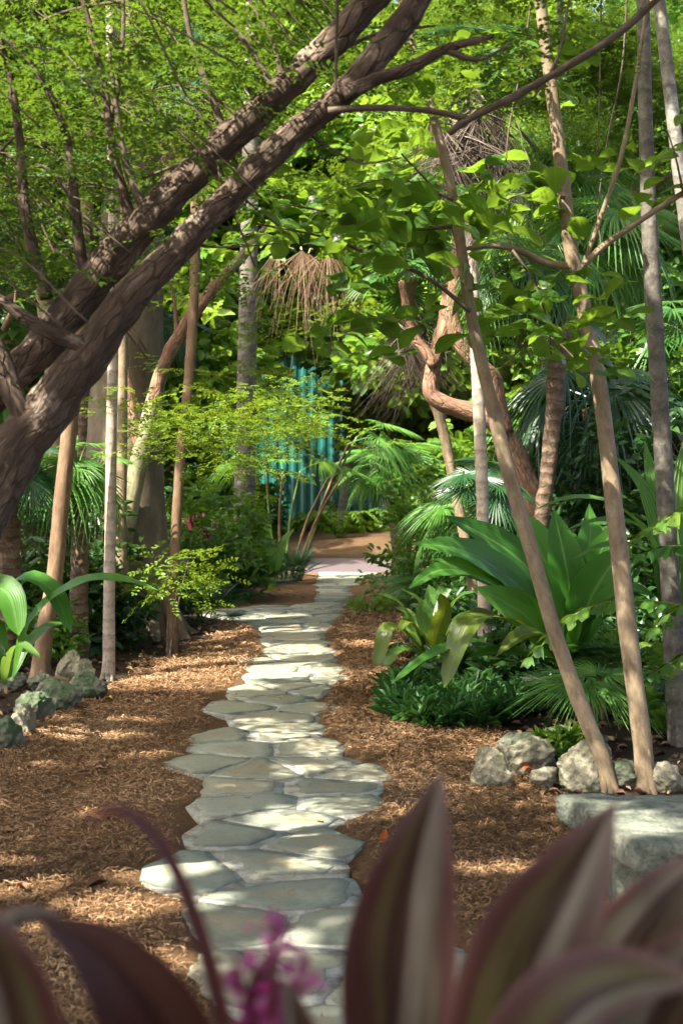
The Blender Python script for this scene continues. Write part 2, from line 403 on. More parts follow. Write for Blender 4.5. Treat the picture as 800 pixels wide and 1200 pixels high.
def ti_mat(name, k):
    t = NT(name); vec, (u, v, r) = t.attr(); au = t.math('ABSOLUTE', u)
    cv = t.n('CombineXYZ'); t.l(t.math('MULTIPLY', u, 2.0), cv.inputs[0]); t.l(t.math('MULTIPLY', v, .9), cv.inputs[1]); t.l(t.math('MULTIPLY', r, 9.0), cv.inputs[2])
    nz = t.noise(cv.outputs[0], 2.0, 3, .55)
    cf = t.n('CombineXYZ'); t.l(t.math('MULTIPLY', u, 14.0), cf.inputs[0]); t.l(t.math('MULTIPLY', v, .8), cf.inputs[1]); t.l(t.math('MULTIPLY', r, 5.0), cf.inputs[2])
    nf = t.noise(cf.outputs[0], 2.4, 4, .6)
    sg = t.math('SIGN', t.math('SUBTRACT', r, .58))                       # which half carries the pale streak
    w = t.math('ADD', t.math('MULTIPLY', t.math('MULTIPLY', u, sg), -.5), .5)
    w = t.math('ADD', w, t.math('MULTIPLY', t.math('SUBTRACT', nz, .5), .55)); w = t.math('ADD', w, t.math('MULTIPLY', t.math('SUBTRACT', nf, .5), .16))
    if k: col = t.ramp(w, [(0, (.05, .02, .016)), (.2, (.04, .016, .012)), (.34, (.06, .055, .02)), (.46, (.022, .012, .008)), (.53, (.03, .02, .012)), (.63, (.15, .13, .10)), (.75, (.105, .10, .068)), (.9, (.055, .03, .022)), (1, (.09, .04, .035))])
    else: col = t.ramp(w, [(0, (.02, .007, .004)), (.4, (.035, .012, .007)), (.55, (.016, .006, .004)), (.75, (.05, .022, .014)), (1, (.03, .01, .007))])
    col = t.mix(t.math('MULTIPLY', t.math('SUBTRACT', t.math('ADD', v, t.math('MULTIPLY', au, .2)), .92, True), 3.0 if k else .5, True), col, (.17, .12, .115))
    col = t.mix(t.math('MULTIPLY', t.math('SUBTRACT', au, .84, True), 4.5, True), col, (.095, .048, .045) if k else (.07, .02, .016))
    wv = t.math('SINE', t.math('MULTIPLY', u, 46.0))
    b = t.bsdf(col, .45, .25, t.bump(wv, .12, .003))
    tr = t.n('BsdfTranslucent'); tr.inputs[0].default_value = (.2, .05, .04, 1)
    ms = t.n('MixShader'); ms.inputs[0].default_value = .12; t.l(b, ms.inputs[1]); t.l(tr.outputs[0], ms.inputs[2])
    return t.done(ms.outputs[0])
M['ti'] = ti_mat('ti_leaf', 1); M['ti_dark'] = ti_mat('dark_ti_leaf', 0)
M['ti_curl'] = leaf_mat('dry_curl_leaf', [(.035, .010, .008), (.07, .02, .016), (.12, .04, .035)], .15, (.2, .05, .04), .45, .3, edge=(.7, 3, (.16, .06, .055)))
M['pink'] = leaf_mat('pink_flower', [(.28, .02, .13), (.42, .04, .22), (.55, .22, .4)], .3, (.6, .1, .35), .5, .3)

M['bark_lean'] = bark_mat('flaking_bark', [(.018, .012, .009), (.055, .037, .025), (.115, .08, .054), (.25, .19, .135)], 13, .32, ((.33, .26, .19), 8, .57), 1.0, .92, crack=24)
M['bark_twig'] = bark_mat('twig_bark', [(.03, .02, .012), (.09, .065, .045), (.18, .14, .10)], 20, .3, None, .4)
M['bark_tan'] = bark_mat('tan_bark', [(.11, .08, .045), (.205, .152, .09), (.31, .24, .155)], 16, .45, ((.42, .34, .25), 7, .60), .4, .8)
M['bark_brown'] = bark_mat('brown_bark', [(.08, .047, .026), (.16, .10, .056), (.26, .175, .105)], 14, .35, ((.10, .14, .06), 4, .63), .4, .85)
M['bark_pale'] = bark_mat('pale_bark', [(.17, .13, .09), (.32, .265, .20), (.48, .42, .34)], 18, .9, ((.12, .14, .08), 6, .6), .35, .85, rings=55)
M['bark_grey'] = bark_mat('grey_lichen_bark', [(.08, .072, .056), (.175, .16, .13), (.31, .29, .24)], 14, .9, ((.42, .42, .38), 9, .56), .35, .85, rings=40)
M['bark_slate'] = bark_mat('dark_grey_bark', [(.05, .044, .034), (.11, .097, .075), (.2, .18, .14)], 14, .9, ((.3, .29, .25), 9, .6), .35, .85, rings=40)
M['bark_green'] = bark_mat('greenish_bark', [(.08, .075, .035), (.2, .19, .10), (.36, .33, .2)], 9, .5, ((.15, .075, .04), 5, .58), .4, .75)
M['bark_fig'] = bark_mat('buttress_bark', [(.075, .055, .036), (.13, .10, .062), (.2, .165, .11)], 4, .5, ((.09, .14, .05), 2.2, .56), .4, .85)
M['bark_red'] = bark_mat('reddish_bark', [(.06, .027, .015), (.15, .078, .046), (.27, .16, .10), (.38, .27, .19)], 11, .5, ((.2, .08, .05), 5, .6), .9, .85, crack=18)
M['bark_palm'] = bark_mat('palm_bark', [(.05, .032, .02), (.13, .088, .055), (.24, .175, .12)], 16, 1.2, ((.06, .09, .03), 4, .63), .9, .9, rings=75)
M['stem_green'] = bark_mat('green_stem', [(.05, .08, .02), (.10, .15, .04), (.18, .22, .07)], 20, .3, None, .2, .5)

def mat_mulch():
    t = NT('mulch_ground'); o = t.obj(); vec, (mk, b_, c_) = t.attr()
    n1 = t.noise(t.map(o, (1, 1, 1)), 55, 8, .75, 1.2); n2 = t.noise(o, 2.2, 4); n3 = t.noise(t.map(o, (1, 2.5, 1)), 150, 4, .7, 2)
    f = t.math('ADD', t.math('MULTIPLY', n1, .6), t.math('MULTIPLY', n3, .4))
    mul = t.ramp(f, [(.34, (.055, .028, .012)), (.5, (.175, .098, .046)), (.64, (.33, .2, .105))])
    mul = t.mix(t.math('MULTIPLY', t.math('SUBTRACT', n2, .5, True), 1.6, True), mul, (.11, .06, .027))
    soil = t.ramp(f, [(.36, (.018, .012, .008)), (.5, (.05, .035, .022)), (.66, (.13, .085, .055))])
    soil = t.mix(t.math('MULTIPLY', t.math('SUBTRACT', n2, .52, True), 4.0, True), soil, (.05, .05, .022))
    col = t.mix(mk, soil, mul)
    return t.done(t.bsdf(col, .95, .1, t.bump(f, 1.0, .03)))
M['ground'] = mat_mulch()
def mat_chip():
    t = NT('mulch_shreds'); vec, (u, v, r) = t.attr()
    col = t.ramp(r, [(0, (.05, .027, .012)), (.35, (.16, .09, .042)), (.7, (.30, .178, .09)), (.93, (.42, .28, .16)), (1, (.5, .37, .24))])
    return t.done(t.bsdf(col, .85, .15))
M['chip'] = mat_chip()
def mat_litter():
    t = NT('dry_leaves'); vec, (u, v, r) = t.attr()
    col = t.ramp(r, [(0, (.035, .02, .012)), (.4, (.10, .055, .03)), (.7, (.2, .12, .07)), (.9, (.33, .2, .12)), (1, (.35, .28, .06))])
    return t.done(t.bsdf(col, .8, .2))
M['litter'] = mat_litter()
M['orange'] = leaf_mat('orange_leaf', [(.32, .06, .015), (.4, .09, .02)], .3, (.7, .15, .03), .5, .3)

def mat_stone():
    t = NT('flagstone'); o = t.obj(); vec, (u, v, r) = t.attr()
    base = t.ramp(r, [(0, (.10, .12, .105)), (.22, (.25, .25, .20)), (.42, (.16, .185, .165)), (.62, (.27, .26, .20)), (.8, (.20, .225, .195)), (1, (.30, .31, .265))])
    n1 = t.noise(o, 6, 6, .62, .6); n2 = t.noise(o, 40, 6, .7); n3 = t.noise(o, 2.3, 4)
    # worn tan middle and blue grey rim, each stone to its own degree
    rim = t.math('ADD', u, t.math('MULTIPLY', t.math('SUBTRACT', n1, .5), 1.5))
    col = t.mix(t.math('MULTIPLY', t.math('SUBTRACT', .62, rim, True), t.math('MULTIPLY', v, 2.2), True), base, (.27, .225, .155))
    col = t.mix(t.math('MULTIPLY', t.math('SUBTRACT', rim, .82, True), t.math('MULTIPLY', t.math('SUBTRACT', 1.15, v), 3.2), True), col, (.055, .07, .065))
    col = t.mix(t.math('MULTIPLY', t.math('SUBTRACT', n1, .5, True), 2.4, True), col, (.30, .31, .26))
    col = t.mix(t.math('MULTIPLY', t.math('SUBTRACT', n2, .53, True), 4.0, True), col, t.mix(.65, col, (.06, .06, .045)))
    col = t.mix(t.math('MULTIPLY', t.math('SUBTRACT', n3, .56, True), 2.5, True), col, (.15, .175, .145))
    h = t.math('ADD', n1, t.math('MULTIPLY', n2, .6))
    col = t.mix(1.0, col, (1.03, 1.0, .88), 'MULTIPLY')
    return t.done(t.bsdf(col, .75, .25, t.bump(h, .5, .012)))
M['stone'] = mat_stone()
def mat_mortar():
    t = NT('pale_mortar'); o = t.obj()
    n = t.noise(o, 9, 6, .65); n2 = t.noise(o, 90, 4, .7)
    col = t.ramp(n, [(.35, (.10, .085, .06)), (.48, (.27, .27, .22)), (.65, (.40, .41, .35))])
    col = t.mix(t.math('MULTIPLY', t.math('SUBTRACT', n2, .52, True), 4.0, True), col, (.13, .10, .07))
    return t.done(t.bsdf(col, .9, .2, t.bump(t.math('ADD', n, n2), .6, .015)))
M['mortar'] = mat_mortar()
def mat_rock(name, moss, pale=(.50, .47, .40), dark=(.12, .11, .09), mosscol=(.07, .11, .035)):
    t = NT(name); o = t.obj()
    n1 = t.noise(o, 7, 8, .7, .6); n2 = t.noise(o, 38, 6, .7); n3 = t.noise(o, 3.3, 4); vo = t.voro(o, 26).outputs['Distance']
    col = t.ramp(t.math('ADD', t.math('MULTIPLY', n1, .7), t.math('MULTIPLY', n2, .3)), [(.34, dark), (.5, tuple((a + b) / 2 for a, b in zip(pale, dark))), (.64, pale)])
    col = t.mix(t.math('MULTIPLY', t.math('SUBTRACT', n3, moss, True), 7.0, True), col, t.mix(t.math('MULTIPLY', n2, 1.0), mosscol, tuple(2.4 * q for q in mosscol)))
    h = t.math('ADD', t.math('ADD', n1, t.math('MULTIPLY', n2, .6)), t.math('MULTIPLY', vo, .7))
    return t.done(t.bsdf(col, .92, .2, t.bump(h, .9, .03)))
M['rock'] = mat_rock('limestone', .49, (.37, .34, .24), (.07, .065, .04), (.075, .095, .035)); M['rock_moss'] = mat_rock('mossy_limestone', .40, (.28, .265, .2), (.045, .045, .035), (.035, .06, .026))
def mat_bench():
    t = NT('bench_stone'); o = t.obj()
    n1 = t.noise(t.map(o, (1, 1.6, 1)), 4.5, 7, .65, .8); n2 = t.noise(o, 48, 6, .75); n3 = t.noise(t.map(o, (.6, 2.5, 1)), 7, 5, .6); vo = t.voro(o, 60).outputs['Distance']
    col = t.ramp(n1, [(.34, (.07, .085, .06)), (.5, (.2, .215, .16)), (.62, (.36, .36, .27))])
    col = t.mix(t.math('MULTIPLY', t.math('SUBTRACT', n3, .54, True), 5.0, True), col, (.10, .125, .105))
    col = t.mix(t.math('MULTIPLY', t.math('SUBTRACT', n2, .5, True), 6.0, True), col, t.mix(.75, col, (.035, .04, .03)))
    h = t.math('ADD', t.math('ADD', n1, n2), t.math('MULTIPLY', vo, .6))
    return t.done(t.bsdf(col, .85, .25, t.bump(h, .9, .02)))
M['bench'] = mat_bench()
def mat_simple(name, c1, c2, sc=6, rough=.7, bst=.2):
    t = NT(name); n = t.noise(t.obj(), sc, 5, .65)
    return t.done(t.bsdf(t.ramp(n, [(.35, c1), (.65, c2)]), rough, .3, t.bump(n, bst, .02)))
def mat_brick():
    t = NT('red_brick_paving'); o = t.obj()
    b = t.n('TexBrick'); t.l(o, b.inputs['Vector']); b.inputs['Scale'].default_value = 4.5
    b.inputs['Color1'].default_value = (.075, .055, .057, 1); b.inputs['Color2'].default_value = (.092, .068, .070, 1); b.inputs['Mortar'].default_value = (.07, .06, .06, 1)
    n = t.noise(o, 3, 5)
    return t.done(t.bsdf(t.mix(t.math('MULTIPLY', n, .5), b.outputs[0], (.10, .08, .083)), .8, .2))
M['brick'] = mat_brick()
def mat_teal():
    t = NT('teal_metal'); o = t.obj(); n = t.noise(t.map(o, (3, 3, .5)), 2.0, 5, .6)
    return t.done(t.bsdf(t.ramp(n, [(.3, (.003, .055, .043)), (.7, (.010, .12, .09))]), .4, .5))
M['teal'] = mat_teal()
M['teal_dark'] = mat_simple('dark_teal_metal', (.005, .06, .07), (.01, .10, .11), 4, .5)
M['white'] = mat_simple('white_paint', (.55, .56, .55), (.72, .72, .7), 8, .6)
M['roofing'] = mat_simple('grey_roofing', (.12, .13, .13), (.2, .21, .21), 5, .6)
# ------------------------------------------------------------------ the setting
EDGE = [(1230,250,560),(1180,240,548),(1140,228,550),(1100,215,545),(1065,212,450),(1045,162,445),(1025,160,440),(1000,212,425),(975,198,402),(955,207,440),(940,232,455),
        (920,238,450),(905,190,455),(890,222,420),(870,228,390),(850,255,380),(835,232,378),(815,262,388),(795,282,400),(770,308,402),(750,302,387),(735,290,388),
        (724,235,402),(716,240,405),(708,368,412),(690,370,412),(672,373,440),(664,375,455)]
EY = np.array([gr(400, e[0])[1] for e in EDGE]); EL = np.array([gr(e[1], e[0])[0] for e in EDGE]); ER = np.array([gr(e[2], e[0])[0] for e in EDGE])
EY = np.concatenate([[1.0], EY]); EL = np.concatenate([[-.42], EL]); ER = np.concatenate([[.42], ER])
pathL = lambda y: np.interp(y, EY, EL)
pathR = lambda y: np.interp(y, EY, ER)
MLY = np.array([0, 8.2, 10.5, 11.2, 12.5, 14, 16, 17.5, 19, 22, 24]); MLX = np.array([-2.3, -1.98, -1.88, -1.7, -1.5, -1.32, -1.25, -2.2, -1.5, -.7, -.7])
MRY = np.array([0, 5, 6.2, 7.2, 8.2, 8.8, 9.5, 10.5, 12, 15, 18, 22, 24]); MRX = np.array([3, 2.4, 1.6, .95, 1.0, .85, .4, .38, .55, .75, .7, .75, .9])
def mulch_mask(x, y):
    w = (vn(np.stack([x, y, 0 * x], -1), .5, 4) - .5) * .35
    l = np.interp(y, MLY, MLX); r = np.interp(y, MRY, MRX)
    d = np.minimum(x - l, r - x) + w
    m = np.clip(d / .16 + .5, 0, 1) * (y < 24.6)
    return np.maximum(m, ((y > 29) & (y < 60) & (np.abs(x) < 9)) * .4)
def ground_z(x, y):
    P = np.stack([x, y, 0 * x], -1)
    z = (vn(P, .9, 1) - .5) * .06 + (vn(P, .28, 2) - .5) * .035 + (vn(P, .09, 3) - .5) * .02
    p = np.minimum(x - pathL(y), pathR(y) - x)
    k = np.clip(p / .10, 0, 1) * (y < 24.2) * (y > .5)
    z = z * np.clip(-p / .45 - .15, .12, 1) + .012 * np.clip(1 + p / .45, 0, 1)
    z = z * (1 - k) - (.008 + .014 * np.clip(p / .15 - .4, 0, 1)) * k + .014 * (1 - k)
    road = np.clip((y - 23.9) / .4, 0, 1) * np.clip((29.2 - y) / .5, 0, 1)
    z = z * (1 - road) - .05 * road
    z = z + np.clip((y - 28.8) / 1.2, 0, 1) ** .7 * (.30 + .12 * np.sin(x * .6)) * np.clip((52 - y) / 8, 0, 1)
    return z
def grid_sheet(name, xs, ys, mat):
    X, Y = np.meshgrid(xs, ys)
    x, y = X.ravel(), Y.ravel()
    mb = MB(); nx = len(xs)
    i = np.arange(len(ys) - 1)[:, None] * nx; j = np.arange(nx - 1)[None]
    Q = np.stack([i + j, i + j + 1, i + nx + j + 1, i + nx + j], -1).reshape(-1, 4)
    mb.add(np.stack([x, y, ground_z(x, y)], -1), Q, None, np.stack([mulch_mask(x, y), 0 * x, 0 * x], -1))
    return mb.build(name, mat)
xs = np.concatenate([[-260, -120, -60, -35, -22, -15, -11], np.arange(-8, -3, .2), np.arange(-3, 3, .045), np.arange(3, 8.1, .2), [11, 15, 22, 35, 60, 120, 260]])
ys = np.concatenate([[-120, -40, -12, -4, -1, 1], np.arange(2, 13, .05), np.arange(13, 32, .12), np.arange(32, 60, 1.2), [64, 75, 95, 130, 190, 300]])
tag(grid_sheet('ground', xs, ys, M['ground']), kind='structure')

# flagstone path: Voronoi cells between irregular edges
def clip(poly, p, q):
    """keep the half of the polygon nearer to p than to q"""
    m = (p + q) / 2; d = q - p; out = []
    for k in range(len(poly)):
        a, b = poly[k], poly[(k + 1) % len(poly)]
        fa, fb = np.dot(a - m, d), np.dot(b - m, d)
        if fa <= 0: out.append(a)
        if fa * fb < 0: out.append(a + (b - a) * (fa / (fa - fb)))
    return out
def flagstones():
    rg = np.random.default_rng(3); seeds, ghost = [], []
    y = 2.0; row = 0
    while y < 23.9:
        l, r = pathL(y), pathR(y); w = r - l
        dy = rg.uniform(.26, .46) * (1.0 if y < 12 else 1.3)
        n = max(1, int(round(w / rg.uniform(.34, .62))))
        for k in range(n):
            seeds.append([l + w * (k + .5) / n + rg.uniform(-.12, .12) + (.1 if row % 2 else -.1) * (n > 1), y + rg.uniform(-.16, .16)])
        for q_ in (0, .5):
            ghost.append([pathL(y + q_ * dy) - rg.uniform(.16, .34), y + q_ * dy + rg.uniform(-.06, .06)]); ghost.append([pathR(y + q_ * dy) + rg.uniform(.16, .34), y + q_ * dy + rg.uniform(-.05, .05)])
        y += dy; row += 1
    for k in range(8): ghost.append([-1 + k * .3, 1.4]); ghost.append([-1 + k * .3, 24.3])
    S = np.array(seeds); allp = np.vstack([S, np.array(ghost)])
    top, mor = MB(), MB()
    for k, p in enumerate(S):
        poly = [p + np.array(o) for o in ((-1, -1), (1, -1), (1, 1), (-1, 1))]
        d = np.linalg.norm(allp - p, axis=1)
        for i in np.argsort(d)[1:26]:
            if d[i] > 1e-6: poly = clip(poly, p, allp[i])
            if len(poly) < 3: break
        if len(poly) < 3: continue
        poly = np.array(poly); c = poly.mean(0)
        # mortar: the whole cell, a little lower
        zc = .0195 + k * .000025
        m = len(poly)
        # stone: subdivided, wobbled, rounded outline
        gap = rg.choice([.014, .024, .04, .06]) * rg.uniform(.8, 1.3); ring = []
        for a in range(m):
            A_, B_ = poly[a], poly[(a + 1) % m]
            for s in np.arange(0, 1, max(.08, min(.5, .07 / (np.linalg.norm(B_ - A_) + 1e-6)))): ring.append(A_ + (B_ - A_) * s)
        ring = np.array(ring); n = len(ring)
        if n < 6: continue
        mr = ring.copy()
        mr = .5 * mr + .25 * np.roll(mr, 1, 0) + .25 * np.roll(mr, -1, 0)
        mr = c + (mr - c) * (1 + (vn(np.column_stack([mr, np.full(n, k * .77)]), .09, 8) - .3) * .09)[:, None]
        mor.add(np.vstack([np.column_stack([mr, np.full(n, zc)]), np.column_stack([mr, np.full(n, zc - .04)]), [[c[0], c[1], zc + .003]]]), [[a, a + n, (a + 1) % n + n, (a + 1) % n] for a in range(n)], [[a, (a + 1) % n, 2 * n] for a in range(n)])
        for _ in range(1): ring = .5 * ring + .25 * np.roll(ring, 1, 0) + .25 * np.roll(ring, -1, 0)
        dd = ring - c; L = np.linalg.norm(dd, axis=1, keepdims=True)
        wob = (vn(np.column_stack([ring, np.full(n, k * 3.1)]), .11, 6) - .5) * .05 + (vn(np.column_stack([ring, np.full(n, k * 1.7)]), .04, 9) - .5) * .03
        ring = c + dd / L * (L - gap + wob[:, None])
        zt = .0275 + rg.uniform(-.0015, .0025); tilt = rg.normal(0, .005, 2); r_ = rg.random()
        def lev(f, dz):
            q = c + (ring - c) * f
            z = zt + dz + (q - c) @ tilt + (vn(np.column_stack([q, np.zeros(n)]), .12, 3) - .5) * .008
            return np.column_stack([q, z])
        V = np.vstack([lev(1.0, -.05), lev(1.0, -.004), lev(.985, 0.0), lev(.7, .001), lev(.35, .0015), [[c[0], c[1], zt + .002]]])
        Q = []
        for a in range(4):
            for b in range(n): Q.append([a * n + b, a * n + (b + 1) % n, (a + 1) * n + (b + 1) % n, (a + 1) * n + b])
        T = [[4 * n + b, 4 * n + (b + 1) % n, 5 * n] for b in range(n)]
        top.add(V, Q, T, np.column_stack([np.concatenate([np.full(n, f_) for f_ in (1, 1, .93, .6, .3)] + [[0]]), np.full(len(V), rg.random()), np.full(len(V), r_)]))
    o = top.build('stone_path', M['stone']); tag(o, kind='structure')
    o2 = mor.build('path_mortar', M['mortar']); tag(o2, kind='structure')
flagstones()

# red brick road across the far end
mb = MB(); xr = np.linspace(-40, 40, 161); yr = np.linspace(24.2, 29.0, 13)
X, Y = np.meshgrid(xr, yr); x, y = X.ravel(), Y.ravel()
yy = y + (np.sin(x * 1.3) * .08 + np.sin(x * 3.1) * .05) * (np.abs(y - 26.6) > 2)
i = np.arange(12)[:, None] * 161; j = np.arange(160)[None]
mb.add(np.stack([x, yy, 0 * x + .004], -1), np.stack([i + j, i + j + 1, i + 161 + j + 1, i + 161 + j], -1).reshape(-1, 4))
tag(mb.build('brick_road', M['brick']), kind='structure')

# shredded mulch and dry leaves lying on the ground (uncountable)
def sliver_field():
    rg = np.random.default_rng(8); mb = MB()
    N = 520000
    y = 3.2 + (rg.random(N) ** 1.9) * 14; x = rg.uniform(-2.6, 2.2, N)
    keep = (np.abs(x) < .27 * y + .15)
    p = np.minimum(x - pathL(y), pathR(y) - x)
    keep &= (p < rg.normal(-.13, .035, N)) | ((p < .0) & (rg.random(N) < .35)) | (rg.random(N) < .005)
    keep &= mulch_mask(x, y) > rg.random(N) * .9
    x, y = x[keep], y[keep]; n = len(x)
    L = rg.uniform(.018, .062, n) * np.clip(y / 9, .8, 1.8); W = rg.uniform(.001, .003, n) * np.clip(y / 7, .9, 2.4)
    onp = np.minimum(x - pathL(y), pathR(y) - x) > -.10
    z = np.where(onp, .029, ground_z(x, y)) + rg.random(n) ** 2 * .022 + .004
    az = rg.uniform(0, 6.28, n) ; pt = rg.normal(0, .22, n)
    d = np.stack([np.cos(az) * np.cos(pt), np.sin(az) * np.cos(pt), np.sin(pt)], -1)
    s = np.stack([-np.sin(az), np.cos(az), rg.normal(0, .5, n)], -1); s = unit(s)
    c = np.stack([x, y, z], -1)
    bend = np.stack([0 * x, 0 * x, rg.uniform(-.1, .25, n)], -1) * L[:, None]
    a, b = c - d * L[:, None] / 2, c + d * L[:, None] / 2; m = c + bend + s * (rg.normal(0, .1, n) * L)[:, None]
    w = s * W[:, None]
    V = np.stack([a - w * .5, a + w * .5, m - w, m + w, b - w * .4, b + w * .4], 1)
    base = np.arange(n)[:, None] * 6
    Q = np.concatenate([base + np.array([0, 1, 3, 2]), base + np.array([2, 3, 5, 4])])
    rn = np.clip(vn(c, .6, 5) * .5 + rg.random(n) * .75 - .15, 0, 1)
    A = np.repeat(np.stack([0 * rn, 0 * rn, rn], -1)[:, None], 6, 1)
    mb.add(V.reshape(-1, 3), Q, None, A.reshape(-1, 3))
    tag(mb.build('mulch_shreds', M['chip'], smooth=False), kind='stuff')
sliver_field()
def litter():
    rg = np.random.default_rng(18); mb = MB(); t = Tm()
    V, Q, A = leaf6(1, .5, .45, .25)
    N = 9000
    y = rg.uniform(4, 22, N); x = rg.uniform(-.3, .3, N) * y * 1.3
    mk = mulch_mask(x, y); p = np.minimum(x - pathL(y), pathR(y) - x)
    keep = (rg.random(N) > mk * .90) & ((p < -.12) | (rg.random(N) < .05))
    x, y = x[keep], y[keep]; n = len(x); onp = np.minimum(x - pathL(y), pathR(y) - x) > 0
    z = np.where(onp, .036, ground_z(x, y) + .012)
    Mx = rot(rg.uniform(0, 6.28, n), rg.normal(0, .3, n), rg.normal(0, .6, n))
    scatter(mb, (V, Q, A), np.stack([x, y, z], -1), Mx, rg.uniform(.025, .085, n), rg.random(n))
    mb.a[-1][:, 2] = np.repeat(rg.random(n), 6)
    tag(mb.build('fallen_leaves', M['litter']), kind='stuff')
litter()

# ------------------------------------------------------------------ teal building beyond the garden
def box(mb, lo, hi):
    lo, hi = np.array(lo, float), np.array(hi, float)
    V = np.array([[x, y, z] for x in (lo[0], hi[0]) for y in (lo[1], hi[1]) for z in (lo[2], hi[2])])
    mb.add(V, [[0, 1, 3, 2], [4, 6, 7, 5], [0, 4, 5, 1], [2, 3, 7, 6], [0, 2, 6, 4], [1, 5, 7, 3]])
BY = 41.0
b = thing('metal_building', 'teal corrugated metal building glimpsed between the trees past the brick road', 'building', (0, BY, 0))
mb = MB(); x = np.arange(-6.0, 7.5, .07)
prof_ = np.where(np.arange(len(x)) % 4 < 2, 0, -.05)
V = np.concatenate([np.column_stack([x, BY + prof_, np.full(len(x), z)]) for z in (0, 3.2, 6.2)]); n = len(x)
mb.add(V, [[k + j * n, k + 1 + j * n, k + 1 + (j + 1) * n, k + (j + 1) * n] for j in range(2) for k in range(n - 1)])
box(mb, (-6.0, BY + .05, 0), (7.4, BY + 5, 6.15))
mb.build('wall', M['teal'], b, smooth=False)
mb = MB()
V = np.array([[-6.6, BY - .6, 6.1], [8, BY - .6, 6.1], [8, BY + 2.6, 7.6], [-6.6, BY + 2.6, 7.6], [8, BY + 5.6, 6.1], [-6.6, BY + 5.6, 6.1]])
mb.add(np.vstack([V, V - [0, 0, .12]]), [[0, 1, 2, 3], [3, 2, 4, 5], [7, 6, 9, 8], [8, 9, 11, 10], [0, 6, 7, 1], [5, 4, 10, 11], [0, 3, 9, 6], [3, 5, 11, 9], [1, 7, 8, 2], [2, 8, 10, 4]])
mb.build('roof', M['roofing'], b, smooth=False)
mb = MB()
for k in range(5): box(mb, (-6 + k * 3.1 - .06, BY - .12, 0), (-6 + k * 3.1 + .06, BY - .055, 6.1))
mb.build('corner_trim', M['teal_dark'], b, smooth=False)
# louvred white window shutter at the right of the wall
lo = at(448, 598, BY); hi = at(462, 545, BY)
mb = MB(); x0, x1, z0, z1 = lo[0], hi[0] + .12, lo[2], hi[2]
for q in ((x0, z0, x0 + .05, z1), (x1 - .05, z0, x1, z1), (x0 + .052, z0, x1 - .052, z0 + .06), (x0 + .052, z1 - .06, x1 - .052, z1)):
    box(mb, (q[0], BY - .16, q[1]), (q[2], BY - .11, q[3]))
f = mb.build('window_shutter', M['white'], b, smooth=False)
mb = MB(); nz_ = 12
for k in range(nz_):
    zz = z0 + .08 + (z1 - z0 - .16) * k / (nz_ - 1)
    mb.add([[x0 + .055, BY - .115, zz + .04], [x1 - .055, BY - .115, zz + .04], [x1 - .055, BY - .155, zz - .03], [x0 + .055, BY - .155, zz - .03]], [[0, 1, 2, 3]])
l_ = link('louvres', mb.mesh('louvres', M['white'], (0, BY, 0), False), f)
mb = MB(); box(mb, (x1 + .02, BY - .1, z0), (x1 + .9, BY - .055, z1)); mb.build('window', M['teal_dark'], b, smooth=False)
# ------------------------------------------------------------------ trees
def tree(name, label, Y, trunk, rad, mat, sides=12, bump=.06, group=None, cat='tree', seed=0, branches=(), rad_b=.012, twig='bark_twig', base=None, step=.06):
    P = pts(trunk, Y); b0 = P[0] if base is None else base
    t = thing(name, label, cat, (b0[0], b0[1], 0), group)
    mb = MB(); P2 = P.copy(); P2[0, 2] -= .12
    tube(mb, P2, rad, sides, step, bump, .12, .5, seed)
    # root flare
    r0 = rad[0] if hasattr(rad, '__len__') else rad
    rg = np.random.default_rng(seed + 77)
    for k in range(5):
        a = rg.uniform(0, 6.28); d = np.array([math.cos(a), math.sin(a), 0])
        c0 = np.array([b0[0], b0[1], 0])
        dr = unit(P[1] - P[0])
        if base is None: tube(mb, [c0 + dr * r0 * 4 + d * r0 * .35, c0 + dr * r0 * 1.5 + d * r0 * .62, c0 + d * r0 * 1.35 + [0, 0, -.03]], [r0 * .55, r0 * .5, r0 * .3], 7, .04, .1, .1, .3, seed + k)
    mb.build('trunk', M[mat], t)
    for k, (bp, br) in enumerate(branches):
        mb = MB(); tube(mb, pts(bp, Y), br, 7, .05, .08, .08, .4, seed + k); mb.build('branch', M[twig], t)
    return t
CANOPY_OWNERS = []      # (tree, x, y): unseen shade leaves added above the picture go to the nearest tree

# big leaning tree with flaking bark
t = thing('leaning_tree', 'massive leaning tree with flaking grey brown bark crossing the upper left', 'tree', (*at(-260, 1062, 5.2)[:2], 0))
LT = t
mb = MB(); tube(mb, pts([(-270,1085),(-215,960),(-120,760),(0,552),(58,478),(112,405),(150,352),(190,310),(282,217),(350,152),(395,115),(440,68),(485,8),(530,-70)], 5.15), [.18,.155,.142,.132,.128,.122,.098,.075,.060,.052,.050,.049,.046,.042], 40, .014, .13, .06, .2, 1, nmax=420)
mb.build('trunk', M['bark_lean'], t)
mb = MB(); tube(mb, pts([(-190,700),(-70,520),(0,455),(45,410),(85,362),(150,283),(215,214),(285,148),(345,92),(400,38),(480,-50)], 5.26), [.085,.078,.066,.064,.066,.070,.064,.059,.056,.053,.048], 36, .014, .13, .06, .6, 3, nmax=420)
mb.build('trunk', M['bark_lean'], t)
